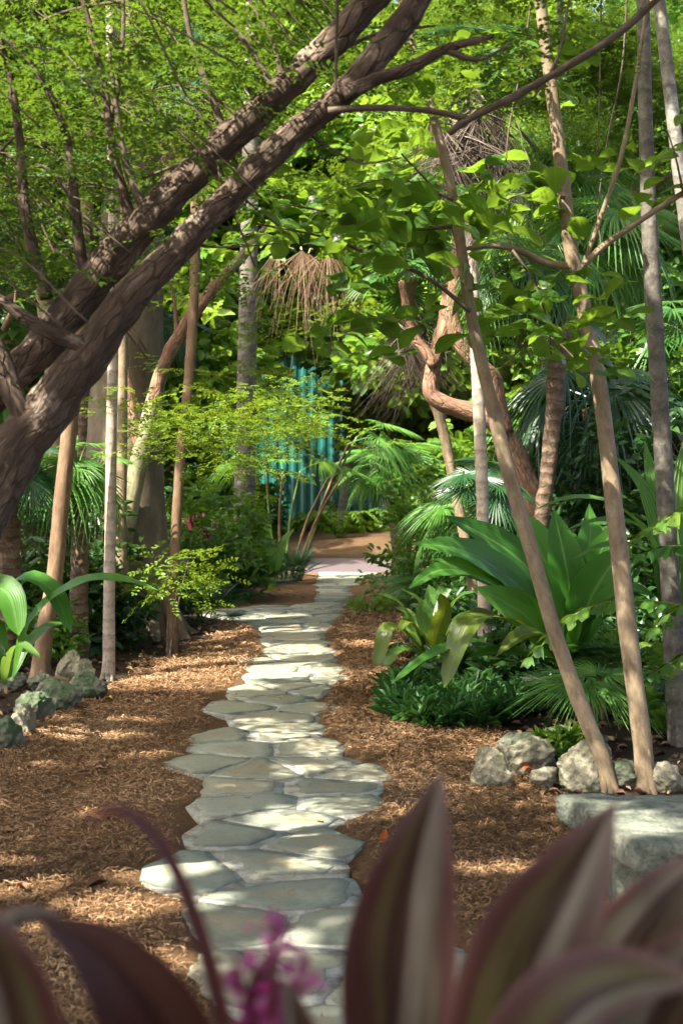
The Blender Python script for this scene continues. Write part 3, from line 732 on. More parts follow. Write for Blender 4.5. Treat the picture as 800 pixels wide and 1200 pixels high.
for k, (bp, Yb, br) in enumerate([
    ([(402,112),(440,93),(480,80),(520,58),(578,42)], 5.1, [.032,.026,.022,.018,.008]), ([(520,58),(560,70),(600,50)], 5.1, [.014,.008,.004]),
    ([(160,280),(133,180),(122,100),(108,40),(92,-20)], 5.3, [.022,.018,.014,.012,.01]), ([(172,248),(150,200),(140,150),(128,60)], 5.3, [.02,.014,.01,.006]),
    ([(100,345),(88,240),(75,150),(40,80),(-10,30)], 5.25, [.024,.02,.016,.012,.008]), ([(55,350),(30,250),(24,170),(12,90),(-5,30)], 5.2, [.026,.022,.018,.014,.01]),
    ([(268,168),(245,105),(225,50),(212,-20)], 5.3, [.016,.013,.011,.008]), ([(322,108),(290,52),(262,22),(240,-10)], 5.3, [.018,.014,.011,.008]),
    ([(332,95),(318,45),(300,15),(285,-15)], 5.35, [.012,.01,.008,.006]), ([(128,150),(140,90),(145,30),(144,-10)], 5.4, [.014,.011,.009,.007]),
    ([(110,410),(75,396),(38,378),(0,352),(-40,340)], 5.1, [.03,.03,.026,.022,.02]), ([(52,520),(30,495),(16,462),(4,425),(-10,390)], 5.12, [.03,.045,.042,.034,.026]),
    ([(384,130),(420,127),(470,127),(510,131),(548,139)], 5.05, [.014,.012,.011,.011,.013]),
    ([(525,156),(548,140),(600,114),(660,80),(720,42),(785,-15)], 5.05, [.012,.014,.015,.014,.013,.012]), ([(635,98),(620,120),(600,125)], 5.05, [.005,.004,.003]), ([(640,96),(655,60),(668,-10)], 5.06, [.006,.005,.004]),
    ([(395,-20),(394,50),(393,110)], 4.95, [.006,.006,.005]), ([(290,150),(215,190),(150,215)], 5.4, [.01,.007,.004]), ([(395,60),(440,40),(510,30)], 5.6, [.01,.008,.004]),
    ([(0,60),(60,20),(120,5),(200,-5)], 5.6, [.008,.007,.006,.005]), ([(0,180),(20,160),(60,170)], 5.5, [.006,.005,.003]), ([(110,280),(60,200),(20,190),(-20,150)], 5.6, [.012,.009,.007,.005]),
    ([(215,285),(260,290),(330,285)], 5.2, [.006,.004,.003]), ([(350,150),(420,190),(470,185)], 5.2, [.006,.005,.003]), ([(175,240),(110,215),(70,222)], 5.7, [.01,.007,.004])]):
    mb = MB(); tube(mb, pts(bp, Yb), br, 9, .03, .12, .06, .4, k + 10)
    mb.build('branch', M['bark_lean' if br[0] > .02 else 'bark_twig'], t)
# its layered sprays of small leaves
rg = np.random.default_rng(21); pos = []; cl = []
for k in range(78):
    px, py, Y = rg.uniform(-160, 340), rg.uniform(-120, 330), rg.uniform(4.6, 8.6)
    if py > 300 - .9 * max(px, 0) + 110: continue
    c = at(px, py, Y); n = rg.integers(10, 22); cl.append(c)
    pos.append(c + rg.normal(0, 1, (n, 3)) * [.30, .30, .055])
for k in range(20):
    c = at(rg.uniform(330, 560), rg.uniform(-80, 110), rg.uniform(5.2, 8)); pos.append(c + rg.normal(0, 1, (10, 3)) * [.25, .25, .05])
P = np.concatenate(pos); P = P[clear_of_sun(P, .05, True, False)]
# keep the trunk itself in view
def off_px(P, line, w):
    q = np.stack([P[:, 0] / P[:, 1] * F + 400, CY - (P[:, 2] - H) / P[:, 1] * F], -1); ok = np.ones(len(P), bool)
    L = spline(np.array(line, float), 60)
    for p in L: ok &= (np.linalg.norm(q - p, axis=1) > w)
    return ok
near = P[:, 1] < 5.35
tl1 = [(0,500),(70,420),(150,290),(285,155),(400,40),(470,-40)]; tl2 = [(0,555),(58,480),(185,312),(280,217),(395,115),(485,8)]
P = P[~near | (off_px(P, tl1, 62) & off_px(P, tl2, 58)) | (rg.random(len(P)) < .06)]
mb = MB()
for i in range(4):
    q = P[i::4]; n = len(q)
    scatter(mb, FINE[i], q, rot(rg.uniform(0, 6.28, n), rg.normal(-.1, .25, n), rg.normal(0, .25, n)), rg.uniform(.8, 1.25, n), rg.random(n))
mb.build('crown', M['fine'], t)
mb = MB()
for c in cl:
    for k in range(2):
        e = c + rg.normal(0, 1, 3) * [.34, .34, .05]; a = c + np.array([rg.uniform(.15, .4), rg.normal(0, .1), -rg.uniform(.15, .4)])
        tube(mb, [a, c + rg.normal(0, .03, 3), e], [.0045, .003, .0012], 5, .06, .1, .05)
mb.build('twigs', M['bark_twig'], t)

# slim trunks on the left
t = tree('slim_tree', 'slim smooth brown tree leaning beside the mossy rocks at left', 10.77, [(45,805),(53,740),(64,680),(72,590),(84,480),(98,300),(108,100),(112,-90)], [.075,.062,.06,.058,.056,.05,.045,.04], 'bark_brown', 14, .04, seed=31); CANOPY_OWNERS.append(t)
mb = MB()
for q in ([(47,795),(25,802),(0,806),(-30,808)], [(45,800),(30,812),(15,825)], [(50,800),(70,795),(85,802)]): tube(mb, pts(q, 10.6), [.03, .022, .014], 7, .04, .1); 
mb.build('roots', M['bark_brown'], t)
t = tree('slim_tree', 'straight pale slender tree standing at the mulch edge in front of the buttressed trunk', 11.1, [(128,798),(128,720),(129,650),(131,500),(133,400),(133,250),(130,60),(128,-110)], [.052,.044,.043,.042,.041,.038,.035,.03], 'bark_pale', 12, .04, seed=32); CANOPY_OWNERS.append(t)
t = tree('slim_tree', 'dull thin tree just right of the pale slender one against the buttressed trunk', 13.3, [(142,748),(142,640),(143,520),(144,420),(146,300),(150,100),(152,-60)], [.06,.052,.05,.048,.046,.04,.036], 'bark_tan', 12, .04, seed=33)
# buttressed fig
t = thing('buttressed_tree', 'thick buttressed trunk with spreading mossy roots on the left', 'tree', (*gr(150, 748)[:2], 0))
mb = MB(); tube(mb, pts([(152,756),(150,700),(148,620),(147,520),(150,380),(158,200),(165,0),(168,-120)], 14.3), [.50,.42,.37,.345,.32,.30,.28,.25], 30, .08, .05, .35, .5, 41)
mb.build('trunk', M['bark_fig'], t)
b0 = gr(150, 748)
for k, (q, rr) in enumerate([([(172,640),(200,710),(218,745),(232,765)], [.10,.12,.10,.05]), ([(178,660),(210,735),(240,752)], [.08,.09,.03]), ([(125,660),(105,720),(85,750),(65,765)], [.10,.13,.11,.05]),
    ([(120,700),(85,745),(30,755),(-20,748)], [.09,.12,.10,.08]), ([(150,680),(148,740),(140,775)], [.1,.12,.05]), ([(165,660),(185,735),(195,780)], [.08,.10,.04]), ([(135,660),(118,740),(105,785)], [.09,.11,.04])]):
    P = pts(q, 14.3); n = len(P); P[:, 1] += np.linspace(-.1, [-.35, .35, -.5, .2, -.75, -.6, -.7][k], n); P[-1, 2] = -.06; P[:, 2] = np.maximum(P[:, 2], -.06)
    mb = MB(); tube(mb, P, rr, 12, .07, .08, .2, .4, 50 + k); mb.build('buttress_root', M['bark_fig'], t)
# curved forked tree with a yellow-green spray
t = tree('curved_tree', 'curved forked tree with pale smooth base and reddish flaking upper stem', 13.8, [(145,752),(141,700),(141,660),(149,615),(157,572),(166,528),(174,495),(182,462),(192,428),(216,385),(241,350),(268,318),(300,282),(340,235)], [.10,.088,.085,.085,.085,.09,.082,.07,.062,.06,.056,.05,.045,.035], 'bark_green', 14, .07, seed=42)
for k, (bp, br) in enumerate([([(166,528),(158,500),(154,470),(146,430),(138,380)], [.06,.05,.045,.04,.03]), ([(178,515),(210,492),(250,475),(290,460)], [.02,.016,.013,.008]), ([(192,430),(205,400),(206,370),(200,330)], [.03,.025,.02,.012]), ([(248,478),(300,485),(345,478)], [.01,.008,.004])]):
    mb = MB(); P = pts(bp, 13.8)
    if k in (1, 3): P = pts(bp, 13.4)
    tube(mb, P, br, 9, .05, .1, .1, .3, 60 + k); mb.build('branch', M['bark_red' if k in (0, 2) else 'bark_twig'], t)
mb = MB(); tube(mb, pts([(181,470),(192,428.2),(216,384),(241,349),(268,317)], 13.75), [.068,.066,.063,.058,.05], 14, .05, .16, .1, .2, 66); mb.build('flaking_stem', M['bark_red'], t)
rg = np.random.default_rng(22); pos = []
for k in range(27):
    px = rg.uniform(165, 360); py = 480 + rg.normal(0, 26) - (px - 260) * .05
    if 200 < px < 360 and rg.random() < .25: py += 25
    c = at(px, py, rg.uniform(9.6, 12.2)); pos.append(c + rg.normal(0, 1, (11, 3)) * [.22, .22, .045])
for k in range(9):
    c = at(rg.uniform(200, 420), rg.uniform(290, 460), rg.uniform(12.5, 15)); pos.append(c + rg.normal(0, 1, (9, 3)) * [.3, .3, .07])
P = np.concatenate(pos); P = P[clear_of_sun(P, .04, True, False)]; mb = MB(); n = len(P)
P = P[off_px(P, [(166,528),(182,462),(216,385),(241,350),(300,282)], 24) | (rg.random(len(P)) < .12)]
for i in range(4):
    q = P[i::4]; n = len(q); scatter(mb, FINE[i], q, rot(rg.uniform(0, 6.28, n), rg.normal(-.12, .22, n), rg.normal(0, .2, n)), rg.uniform(.95, 1.5, n), rg.random(n))
mb.build('crown', M['fine_yellow'], t)

# grey straight trunk in the middle distance
t = tree('grey_tree', 'straight grey ringed tree left of the far end of the path', 20.7, [(285,694),(286,640),(287,560),(289,450),(291,330),(294,150),(297,-60)], [.19,.155,.142,.13,.12,.11,.09], 'bark_slate', 16, .03, seed=43); CANOPY_OWNERS.append(t)

# right: two slim tan trunks in front
TA = tree('slim_tree', 'thin tan tree curving up to the left, its foot among the pale rocks', 7.18, [(716,927),(706,895),(682,832),(652,748),(622,645),(597,560),(575,470),(552,370),(531,235),(506,130),(482,50),(462,-40)], [.047,.042,.040,.039,.038,.036,.032,.029,.026,.023,.021,.018], 'bark_tan', 14, .05, seed=44); CANOPY_OWNERS.append(TA)
TB = tree('slim_tree', 'taller tan tree beside the bench, thicker than the curving one next to it', 7.18, [(757,928),(752,870),(740,780),(722,620),(702,455),(680,345),(668,290),(661,230),(649,130),(636,30),(627,-70)], [.053,.048,.047,.046,.042,.040,.037,.036,.033,.030,.027], 'bark_tan', 16, .05, seed=45,
    branches=[([(676,318),(705,290),(740,265),(800,226),(850,200)], [.02,.016,.015,.014,.012]), ([(673,312),(640,308),(610,294),(580,288),(540,292)], [.022,.019,.017,.014,.01]), ([(680,318),(705,250),(728,180),(745,90),(757,10),(765,-40)], [.014,.013,.012,.011,.009,.008]), ([(690,440),(652,400),(622,385)],[.006,.004,.003])], twig='bark_tan'); CANOPY_OWNERS.append(TB)
TC = tree('slim_tree', 'dark grey tree at the right edge rising behind the pleated leaves', 8.4, [(800,880),(794,830),(789,760),(785,690),(778,560),(769,420),(762,300),(757,180),(754,60),(752,-80)], [.085,.066,.057,.054,.052,.05,.046,.042,.038,.034], 'bark_slate', 16, .05, seed=46); CANOPY_OWNERS.append(TC)
TD = tree('slim_tree', 'pale lichened tree in the top right corner leaning out of the picture', 10, [(862,826),(845,640),(825,420),(808,300),(797,215),(786,120),(774,20),(764,-80)], [.07,.06,.056,.052,.05,.048,.045,.04], 'bark_grey', 16, .05, seed=47); CANOPY_OWNERS.append(TD)
# mound of dead roots round the foot of the dark grey tree
# gnarled reddish tree
t = tree('gnarled_tree', 'gnarled reddish tree with elbowed limbs behind the curving tan tree', 12, [(648,787),(642,720),(634,640),(624,595),(608,545),(592,512),(574,492),(546,481),(516,471),(504,460),(507,430),(515,402),(521,372),(528,330),(540,260)], [.15,.125,.115,.11,.11,.108,.098,.082,.078,.076,.066,.062,.058,.05,.04], 'bark_red', 18, .14, seed=48, step=.04)
for k, (bp, br) in enumerate([([(590,508),(582,470),(578,446),(566,432),(548,414),(534,392),(529,360),(536,310),(545,250)], [.085,.075,.072,.07,.066,.062,.056,.05,.04]), ([(509,430),(497,410),(486,398),(478,370),(470,330)], [.05,.045,.04,.035,.03]), ([(578,448),(577,470),(577,500)], [.04,.035,.03])]):
    mb = MB(); tube(mb, pts(bp, 11.95), br, 14, .04, .16, .1, .2, 70 + k); mb.build('limb', M['bark_red'], t)

# sea-grape like shoots carried by the two tan trees (large round leaves seen from below)
rg = np.random.default_rng(23)
def round_crown(owner, boxes, brs):
    pos, pit = [], []
    for (x0, x1, y0, y1, Y0, Y1, n) in boxes:
        for k in range(n):
            pos.append(at(rg.uniform(x0, x1), rg.uniform(y0, y1), rg.uniform(Y0, Y1)))
    P = np.array(pos); P = P[clear_of_sun(P, .08, True, False)]
    mb = MB()
    for i in range(4):
        q = P[i::4]; n = len(q); scatter(mb, ROUND[i], q, rot(rg.uniform(0, 6.28, n), rg.normal(-.1, .25, n), rg.normal(0, .25, n)), rg.uniform(.7, 1.3, n), rg.random(n))
    mb.build('crown', M['round'], owner)
    for k, (q, Y, r_) in enumerate(brs):
        mb = MB(); tube(mb, pts(q, Y), r_, 7, .05, .1, .08, .4, 80 + k); mb.build('branch', M['bark_twig'], owner)
round_crown(TA, [(285, 520, 205, 290, 6.2, 8.4, 36), (380, 440, 290, 350, 6.6, 7.6, 4), (400, 560, 200, 310, 6.4, 8.2, 18), (380, 560, 0, 180, 7.0, 9.0, 7), (375, 420, 340, 430, 7, 7.8, 4)],
    [([(551,365),(500,325),(440,300),(380,278),(300,262)], 7.1, [.012,.011,.009,.007,.005]), ([(535,265),(480,268),(420,255),(340,240)], 7.2, [.011,.009,.007,.005]), ([(548,350),(520,240),(470,180)], 7.3, [.009,.007,.005]),
     ([(440,300),(400,340),(385,420)], 7.2, [.006,.005,.003]), ([(531,235),(470,210),(420,215)], 7.1, [.007,.005,.003])])
round_crown(TB, [(560, 680, 190, 290, 6.6, 8.0, 8), (600, 680, 345, 420, 6.5, 6.9, 7), (560, 660, 280, 360, 6.8, 7.6, 7), (700, 850, 140, 235, 6.8, 8, 7), (560, 720, 20, 170, 7.0, 9, 6)],
    [([(600,293),(625,330),(642,380),(645,415)], 6.9, [.007,.006,.005,.004]), ([(662,232),(620,225),(580,240)], 7.1, [.008,.006,.004]), ([(800,226),(790,180),(780,150)], 7.1, [.007,.005,.003])])

# ------------------------------------------------------------------ unseen leaves added above the picture to shade the path, gaps shaped for sunlit spots
rg = np.random.default_rng(24)
N = 7000
x = rg.uniform(-11.5, 3.5, N); y = rg.uniform(-8, 14.8, N)
zmin = np.maximum(6.2, 2.3 + .36 * np.maximum(y, 0) + .15 * np.maximum(0, np.abs(x) - .24 * y))
P = np.stack([x, y, zmin + .2 + rg.random(N) * 1.6], -1)
mb_by = {id(t_): MB() for t_ in CANOPY_OWNERS}
ow = np.array([[t_.location.x, t_.location.y] for t_ in CANOPY_OWNERS])
V, Q, A = BIGB[0]
own = np.argmin(((P[:, None, :2] - ow[None]) ** 2).sum(-1), 1)
for k, t_ in enumerate(CANOPY_OWNERS):
    q = P[own == k]; n = len(q)
    if not n: continue
    mb = MB()
    for i in range(3):
        qq = q[i::3]; m = len(qq)
        # every leaf of a spray is tested on its own against the sunlit gaps
        Mr = rot(rg.uniform(0, 6.28, m), rg.normal(-.1, .3, m), rg.normal(0, .3, m)); sc = rg.uniform(1.2, 1.9, m); rn = rg.random(m)
        V, Q, A = BIGB[i]; nl = len(V) // 6
        for j in range(nl):
            W = np.einsum('nij,kj->nki', Mr, V[j*6:j*6+6]) * sc[:, None, None] + qq[:, None, :]
            ok = clear_of_sun(W.mean(1), .065)
            W = W[ok]; mm = len(W)
            if not mm: continue
            QQ = (np.array([[0, 3, 2, 1], [0, 5, 4, 3]])[None] + (np.arange(mm) * 6)[:, None, None]).reshape(-1, 4)
            AA = np.repeat(A[None, j*6:j*6+6], mm, 0).copy(); AA[:, :, 2] = .5 * AA[:, :, 2] + .5 * rn[ok][:, None]
            mb.add(W.reshape(-1, 3), QQ, None, AA.reshape(-1, 3))
    if mb.n: mb.build('crown', M['broad_b'], t_)  # added out-of-view shading leaves, hung on the nearest tree as its crown
# ------------------------------------------------------------------ palms
def fan_mesh(mat, n=34, arc=290, L=.55, pet=.5, tilt=35, droop=.35, fuse=.45, pleat=.35, seed=0, cone=.12, pet_r=.008, side=.75, wid=1.0, tipd=0.0, rag=0.0):
    rg = np.random.default_rng(seed); mb = MB()
    tube(mb, [[0, 0, 0], [0, pet * .5, .03], [0, pet, 0]], [pet_r * 1.4, pet_r, pet_r * .8], 5, .1, cap=False)
    hub = np.array([0, pet, 0]); tl = R(tilt)
    d0 = np.array([0, math.cos(tl), -math.sin(tl)]); X = np.array([1, 0, 0]); nrm = np.array([0, math.sin(tl), math.cos(tl)])
    rs = np.array([.02, .2, .38, .52, .68, .84, 1.0]); dth = R(arc) / n
    for k in range(n):
        th = R(-arc / 2) + dth * (k + .5) + rg.normal(0, .012 + rag * .12)
        l = L * (side + (1 - side) * math.cos(th / 2) ** 2) * rg.uniform(.93 - rag * .5, 1.05)
        d = d0 * math.cos(th) + X * math.sin(th); s = np.cross(nrm, d)
        r = rs * l
        hw = np.where(rs < fuse, r * math.tan(dth / 2) * 1.02, fuse * l * math.tan(dth / 2) * (1 - np.clip((rs - fuse) / (1 - fuse), 0, 1) ** 1.4) * wid + .0008)
        dz = droop * l * rs ** 2.6 * rg.uniform(.6, 1.5) + tipd * l * np.clip((rs - .6) / .4, 0, 1) ** 2 * rg.uniform(.3, 1.3)
        c = hub + d * r[:, None] + nrm * (cone * l * rs * abs(math.sin(th / 2)) ** 2)[:, None]
        c[:, 2] -= dz
        if rag:
            c = c + s * (rg.normal(0, .10) * l * rs ** 2 * rag * 2)[:, None] + nrm * (rg.normal(0, .12) * l * rs ** 2 * rag * 2)[:, None]; c[:, 2] -= rg.random() * .25 * rag * l * rs ** 3
        h = pleat * hw
        V = np.stack([c - s * hw[:, None] - nrm * h[:, None], c + nrm * h[:, None], c + s * hw[:, None] - nrm * h[:, None]], 1)
        m = len(rs); r_ = np.clip(.5 + rg.normal(0, .22), 0, 1)
        A = np.stack([np.tile([-1, 0, 1], (m, 1)), np.repeat(rs[:, None], 3, 1), np.full((m, 3), r_)], -1)
        Q = [[3*i + j, 3*i + j + 1, 3*i + 4 + j, 3*i + 3 + j] for i in range(m - 1) for j in (0, 1)]
        mb.add(V.reshape(-1, 3), Q, None, A.reshape(-1, 3))
    return mb.mesh('frond', mat, smooth=False)
FAN = {}
def fan(kind, mat, v):
    key = (kind, mat, v)
    if key not in FAN:
        kw = dict(
            open=dict(n=36, arc=300, L=.55, pet=.45, tilt=38, droop=.22, fuse=.45, cone=.1),
            droopy=dict(n=34, arc=250, L=.7, pet=.55, tilt=50, droop=.55, fuse=.4, cone=.2, tipd=.25),
            stiff=dict(n=24, arc=210, L=.42, pet=.35, tilt=12, droop=.06, fuse=.3, cone=.22),
            flat=dict(n=38, arc=325, L=.45, pet=.4, tilt=70, droop=.03, fuse=.38, cone=.04, side=.9),
            dead=dict(n=26, arc=150, L=.72, pet=.35, tilt=58, droop=.55, fuse=.22, cone=.35, wid=.5, pleat=.8, rag=.8),
            deadnarrow=dict(n=30, arc=105, L=.8, pet=.25, tilt=68, droop=.45, fuse=.14, cone=.4, wid=.7, pleat=.8, rag=.9))[kind]
        FAN[key] = fan_mesh(M[mat], seed=v * 13 + len(kind), **kw)
    return FAN[key]
def put(parent, me, loc, az, el, sc, roll=0, name='frond'):
    o = link(name, me, parent, np.array(loc) - np.array(parent.location))
    # az 0 points away from the camera, 90 to the left, 180 at the camera
    o.rotation_euler = (Matrix.Rotation(R(az), 3, 'Z') @ Matrix.Rotation(R(el), 3, 'X') @ Matrix.Rotation(R(roll), 3, 'Y')).to_euler()
    o.scale = (sc, sc, sc)
    return o
def palm(label, Y, trunk, rad, mat, top=None, live=(), dead=(), group=None, name='fan_palm', seed=0, bump=.08, auto=None, fr='palm', kind='open', size=1.0, skirt=None, dmat='dead'):
    P = pts(trunk, Y); t = thing(name, label, 'palm', (P[0][0], P[0][1], 0), group)
    P[0, 2] = min(P[0, 2], 0) - .08
    mb = MB(); tube(mb, P, rad, 14, .04, bump, .06, .5, seed); mb.build('trunk', M[mat], t)
    c = P[-1] if top is None else at(*top, Y); size *= .68
    rg = np.random.default_rng(seed + 5)
    if auto:
        n, e0, e1 = auto
        for k in range(n):
            el = e0 + (e1 - e0) * (k + .5) / n
            put(t, fan(kind, fr, k % 3), c + [0, 0, .12 * (1 - k / n)], k * 137.5 + rg.uniform(-15, 15), el + rg.uniform(-8, 8), size * rg.uniform(.85, 1.12), rg.uniform(-12, 12))
    for az, el, sc, *kd in live:
        put(t, fan(kd[0] if kd else kind, fr, len(t.children) % 3), c, az, el, size * sc, rg.uniform(-10, 10))
    if skirt:
        n, e0, e1, sz = skirt
        for k in range(n):
            put(t, fan('deadnarrow' if k % 2 else 'dead', dmat, k % 2), c - [0, 0, .1 + .25 * k / n], k * 137.5 + rg.uniform(-20, 20), e0 + (e1 - e0) * rg.random(), sz * rg.uniform(.8, 1.15), rg.uniform(-20, 20), 'dead_frond')
    for az, el, sc, dz in dead:
        put(t, fan('deadnarrow', dmat, 0), c - [0, 0, dz], az, el, sc, 0, 'dead_frond')
    return t
palm('sunlit fan palm with a stout brown trunk beside the far end of the path', 22.5, [(472,684),(470,640),(466,595),(463,548)], [.19,.16,.15,.15], 'bark_palm', auto=(15, 62, -40), size=1.3, fr='palm_pale', kind='open', seed=101, skirt=(4, -60, -78, .6),
     live=[(95, 28, 1.2), (80, 8, 1.25), (110, -12, 1.2), (60, 40, 1.15), (250, 10, 1.0), (175, 10, 1.05), (150, 30, 1.1), (140, -5, 1.15), (205, 25, 1.1)])
palm('slim leaning palm near the centre with a grey skirt of hanging dead fronds', 12.6, [(566,772),(548,650),(533,575),(519,505),(506,462),(492,425),(482,395),(478,350),(484,325)], [.06,.05,.048,.047,.047,.048,.055,.06,.06], 'bark_tan', auto=(9, 50, -25), size=.95, fr='palm', seed=102, live=[(160, 20, .95, 'open'), (215, 10, 1.0, 'open'), (120, 30, 1.0, 'open')], skirt=(16, -42, -74, .85), dmat='dead_grey')
palm('fan palm with a rough shaggy trunk right of the gnarled tree', 11.4, [(618,800),(626,690),(634,610),(643,540),(650,460),(655,390),(640,330)], [.075,.062,.06,.062,.068,.075,.07], 'bark_palm', bump=.2, top=(612,322), auto=(11, 45, -55), size=.85, kind='droopy', seed=103, live=[(170, -5, 1.05, 'open'), (115, -15, 1.15, 'droopy'), (215, -10, 1.05, 'open'), (150, 25, 1.1, 'open'), (250, 15, 1.1, 'open')], skirt=(4, -55, -70, .6))
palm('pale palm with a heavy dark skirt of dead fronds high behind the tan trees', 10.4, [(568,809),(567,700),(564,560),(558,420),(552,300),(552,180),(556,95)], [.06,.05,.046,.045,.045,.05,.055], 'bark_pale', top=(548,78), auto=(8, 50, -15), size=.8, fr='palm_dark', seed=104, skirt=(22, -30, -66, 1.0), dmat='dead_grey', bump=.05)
palm('grey slender palm with drooping green fans at upper right', 15.5, [(716,732),(716,600),(716,450),(713,360),(705,285)], [.08,.07,.065,.06,.06], 'bark_grey', auto=(14, 55, -60), size=1.3, kind='droopy', fr='palm_pale', seed=105, live=[(165, 15, 1.1, 'open'), (205, -5, 1.1, 'open'), (120, 5, 1.1, 'open'), (240, 20, 1.1, 'open')], skirt=(3, -50, -70, .8), bump=.04)
palm('short fan palm with a bright sunlit frond behind the brown leaning tree', 12.2, [(92,745),(93,690),(94,620),(93,560)], [.09,.08,.075,.07], 'bark_palm', auto=(8, 55, -20), size=.85, seed=106, live=[(165, 8, 1.1, 'droopy'), (110, 0, 1.1, 'droopy'), (210, -5, 1.0, 'droopy'), (60, 20, 1)], fr='palm_pale')
palm('shaggy palm trunk with pale dead leaf bases at the left edge', 11.6, [(6,760),(8,690),(8,640),(6,590),(4,555)], [.12,.10,.10,.11,.11], 'bark_palm', bump=.3, auto=(10, 50, -40), size=1.0, fr='palm_dark', seed=107, skirt=(8, -62, -80, .55), dmat='dead')
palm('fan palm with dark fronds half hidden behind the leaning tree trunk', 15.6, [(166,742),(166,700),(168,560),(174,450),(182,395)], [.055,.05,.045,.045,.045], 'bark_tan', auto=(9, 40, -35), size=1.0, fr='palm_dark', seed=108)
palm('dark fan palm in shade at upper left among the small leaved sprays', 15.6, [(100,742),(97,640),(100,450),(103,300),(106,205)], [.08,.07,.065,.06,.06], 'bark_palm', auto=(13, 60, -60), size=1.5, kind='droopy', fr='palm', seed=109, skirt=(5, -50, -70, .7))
palm('thin palm right of the buttressed trunk, brown dead skirt high behind the leaning tree', 12.6, [(202,770),(203,700),(207,610),(213,520),(221,450),(228,330),(230,180),(230,85)], [.055,.046,.045,.045,.045,.045,.05,.06], 'bark_brown', auto=(10, 55, -30), size=1.2, fr='palm_dark', seed=110, skirt=(14, -48, -76, .9), dmat='dead', bump=.05)
palm('small fan palm with a round dark frond facing the path', 11.2, [(596,802),(590,720),(578,640),(568,590)], [.05,.045,.045,.045], 'bark_palm', top=(563,580), auto=(6, 30, -30), size=.8, fr='palm_dark', seed=111, live=[(172, 42, 1.0, 'flat'), (140, 15, .9, 'open'), (220, 20, .9, 'open')])
palm('low fan palm with limp pale fronds between the far palm and the slim leaning palm', 16.0, [(545,727),(543,690),(541,650),(538,622)], [.10,.09,.085,.085], 'bark_palm', auto=(12, 40, -35), size=.95, kind='droopy', fr='palm_pale', seed=112)
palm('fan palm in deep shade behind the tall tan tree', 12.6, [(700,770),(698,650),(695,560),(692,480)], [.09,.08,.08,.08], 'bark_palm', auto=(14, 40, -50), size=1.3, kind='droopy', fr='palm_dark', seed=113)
palm('fan palm with a curtain of brown fronds behind the dark grey tree', 13.2, [(800,762),(800,640),(798,520),(800,400)], [.16,.14,.14,.14], 'bark_palm', auto=(10, 50, -40), size=1.1, fr='palm', seed=114, skirt=(14, -58, -82, 1.1), dmat='dead', bump=.25)
palm('fan palm in the upper right thicket between the tan tree and the pale trunk', 17, [(655,715),(660,560),(664,380),(668,230)], [.09,.08,.075,.07], 'bark_grey', auto=(13, 55, -50), size=1.4, kind='droopy', fr='palm_pale', seed=115, live=[(165, 20, 1.0, 'open'), (210, 5, 1.1, 'open'), (125, 10, 1.0, 'open')], skirt=(6, -50, -72, .8))

# the dead fronds caught high over the path
t = thing('dead_palm_frond', 'pale dry palm frond hanging in the branches over the far path', 'dead frond', at(352, 298, 12.0))
for k, (dx, az, el, sc) in enumerate([(0, 185, -12, 1.0), (14, 170, -20, .95), (24, 200, -8, .9), (-8, 120, 0, .75)]):
    put(t, fan('deadnarrow', 'dead_pale', k % 2), at(352 + dx, 292, 12.0), az, el, sc * .74, 0, 'frond')

# low palmettos: short-stemmed fans
def palmetto(label, px, py, n, sz, fr='palm_dark', kind='stiff', e=(75, 10), group=None, seed=0, z=.05, live=()):
    g = gr(px, py); t = thing('palmetto', label, 'palmetto', g, group); rg = np.random.default_rng(seed)
    for k in range(n):
        put(t, fan(kind, fr, k % 3), g + [rg.normal(0, .05), rg.normal(0, .05), z], k * 137.5 + rg.uniform(-20, 20), e[0] + (e[1] - e[0]) * (k + .5) / n, sz * rg.uniform(.8, 1.15), rg.uniform(-15, 15))
    for az, el, sc, *kd in live: put(t, fan(kd[0] if kd else kind, fr, 1), g + [0, 0, z], az, el, sc)
    if z > .08:
        mb = MB(); tube(mb, [g + [0, 0, -.05], g + [.01, 0, z * .5], g + [0, 0, z + .03]], [.03, .025, .022], 8, .04, .15); mb.build('stem', M['bark_palm'], t)
    return t
palmetto('dark palmetto clump left of the grey ringed tree', 248, 706, 13, 1.05, seed=1)
palmetto('dark palmetto at the foot of the grey ringed tree', 284, 702, 13, .95, seed=2)
palmetto('spiky palmetto between the grey ringed tree and the far path', 345, 684, 15, .85, seed=3, e=(80, 5))
palmetto('spiky palmetto at the foot of the sunlit far palm', 480, 690, 13, .85, seed=4)
palmetto('shaded palmetto on the right of the far path behind the strap leaved plant', 522, 715, 11, .8, fr='palm', seed=5, kind='droopy')
palmetto('young fan palm with white tipped leaflets above the pale rocks', 692, 876, 5, .34, fr='palm_pale', kind='droopy', e=(78, 45), seed=6, z=.24, live=[(160, 40, .34, 'droopy'), (215, 38, .34, 'droopy'), (110, 48, .36, 'droopy')])
palmetto('young fan palm with a round deep green fan behind the curving tan tree', 706, 846, 6, .42, fr='palm', kind='open', e=(70, 35), seed=7, z=.3, live=[(170, 55, .5, 'open')])
palmetto('dark low palm in the shade between the big leaved plant and the rocks', 655, 838, 5, .4, fr='palm_dark', kind='open', e=(60, 20), seed=8)
palmetto('dark palmetto beside the left edge of the brown leaning tree', 96, 765, 10, .75, seed=9)
palmetto('shaded palmetto behind the mossy rocks at far left', 20, 780, 10, .75, seed=10)
palmetto('palmetto in the shade behind the thin brown tree', 236, 735, 12, .8, seed=11)
palmetto('palmetto under the shaggy fan palm right of the path', 585, 772, 10, .7, fr='palm', seed=12)
palmetto('palmetto in the right bed behind the taller tan tree', 735, 812, 9, .6, fr='palm', kind='open', e=(65, 15), seed=13)
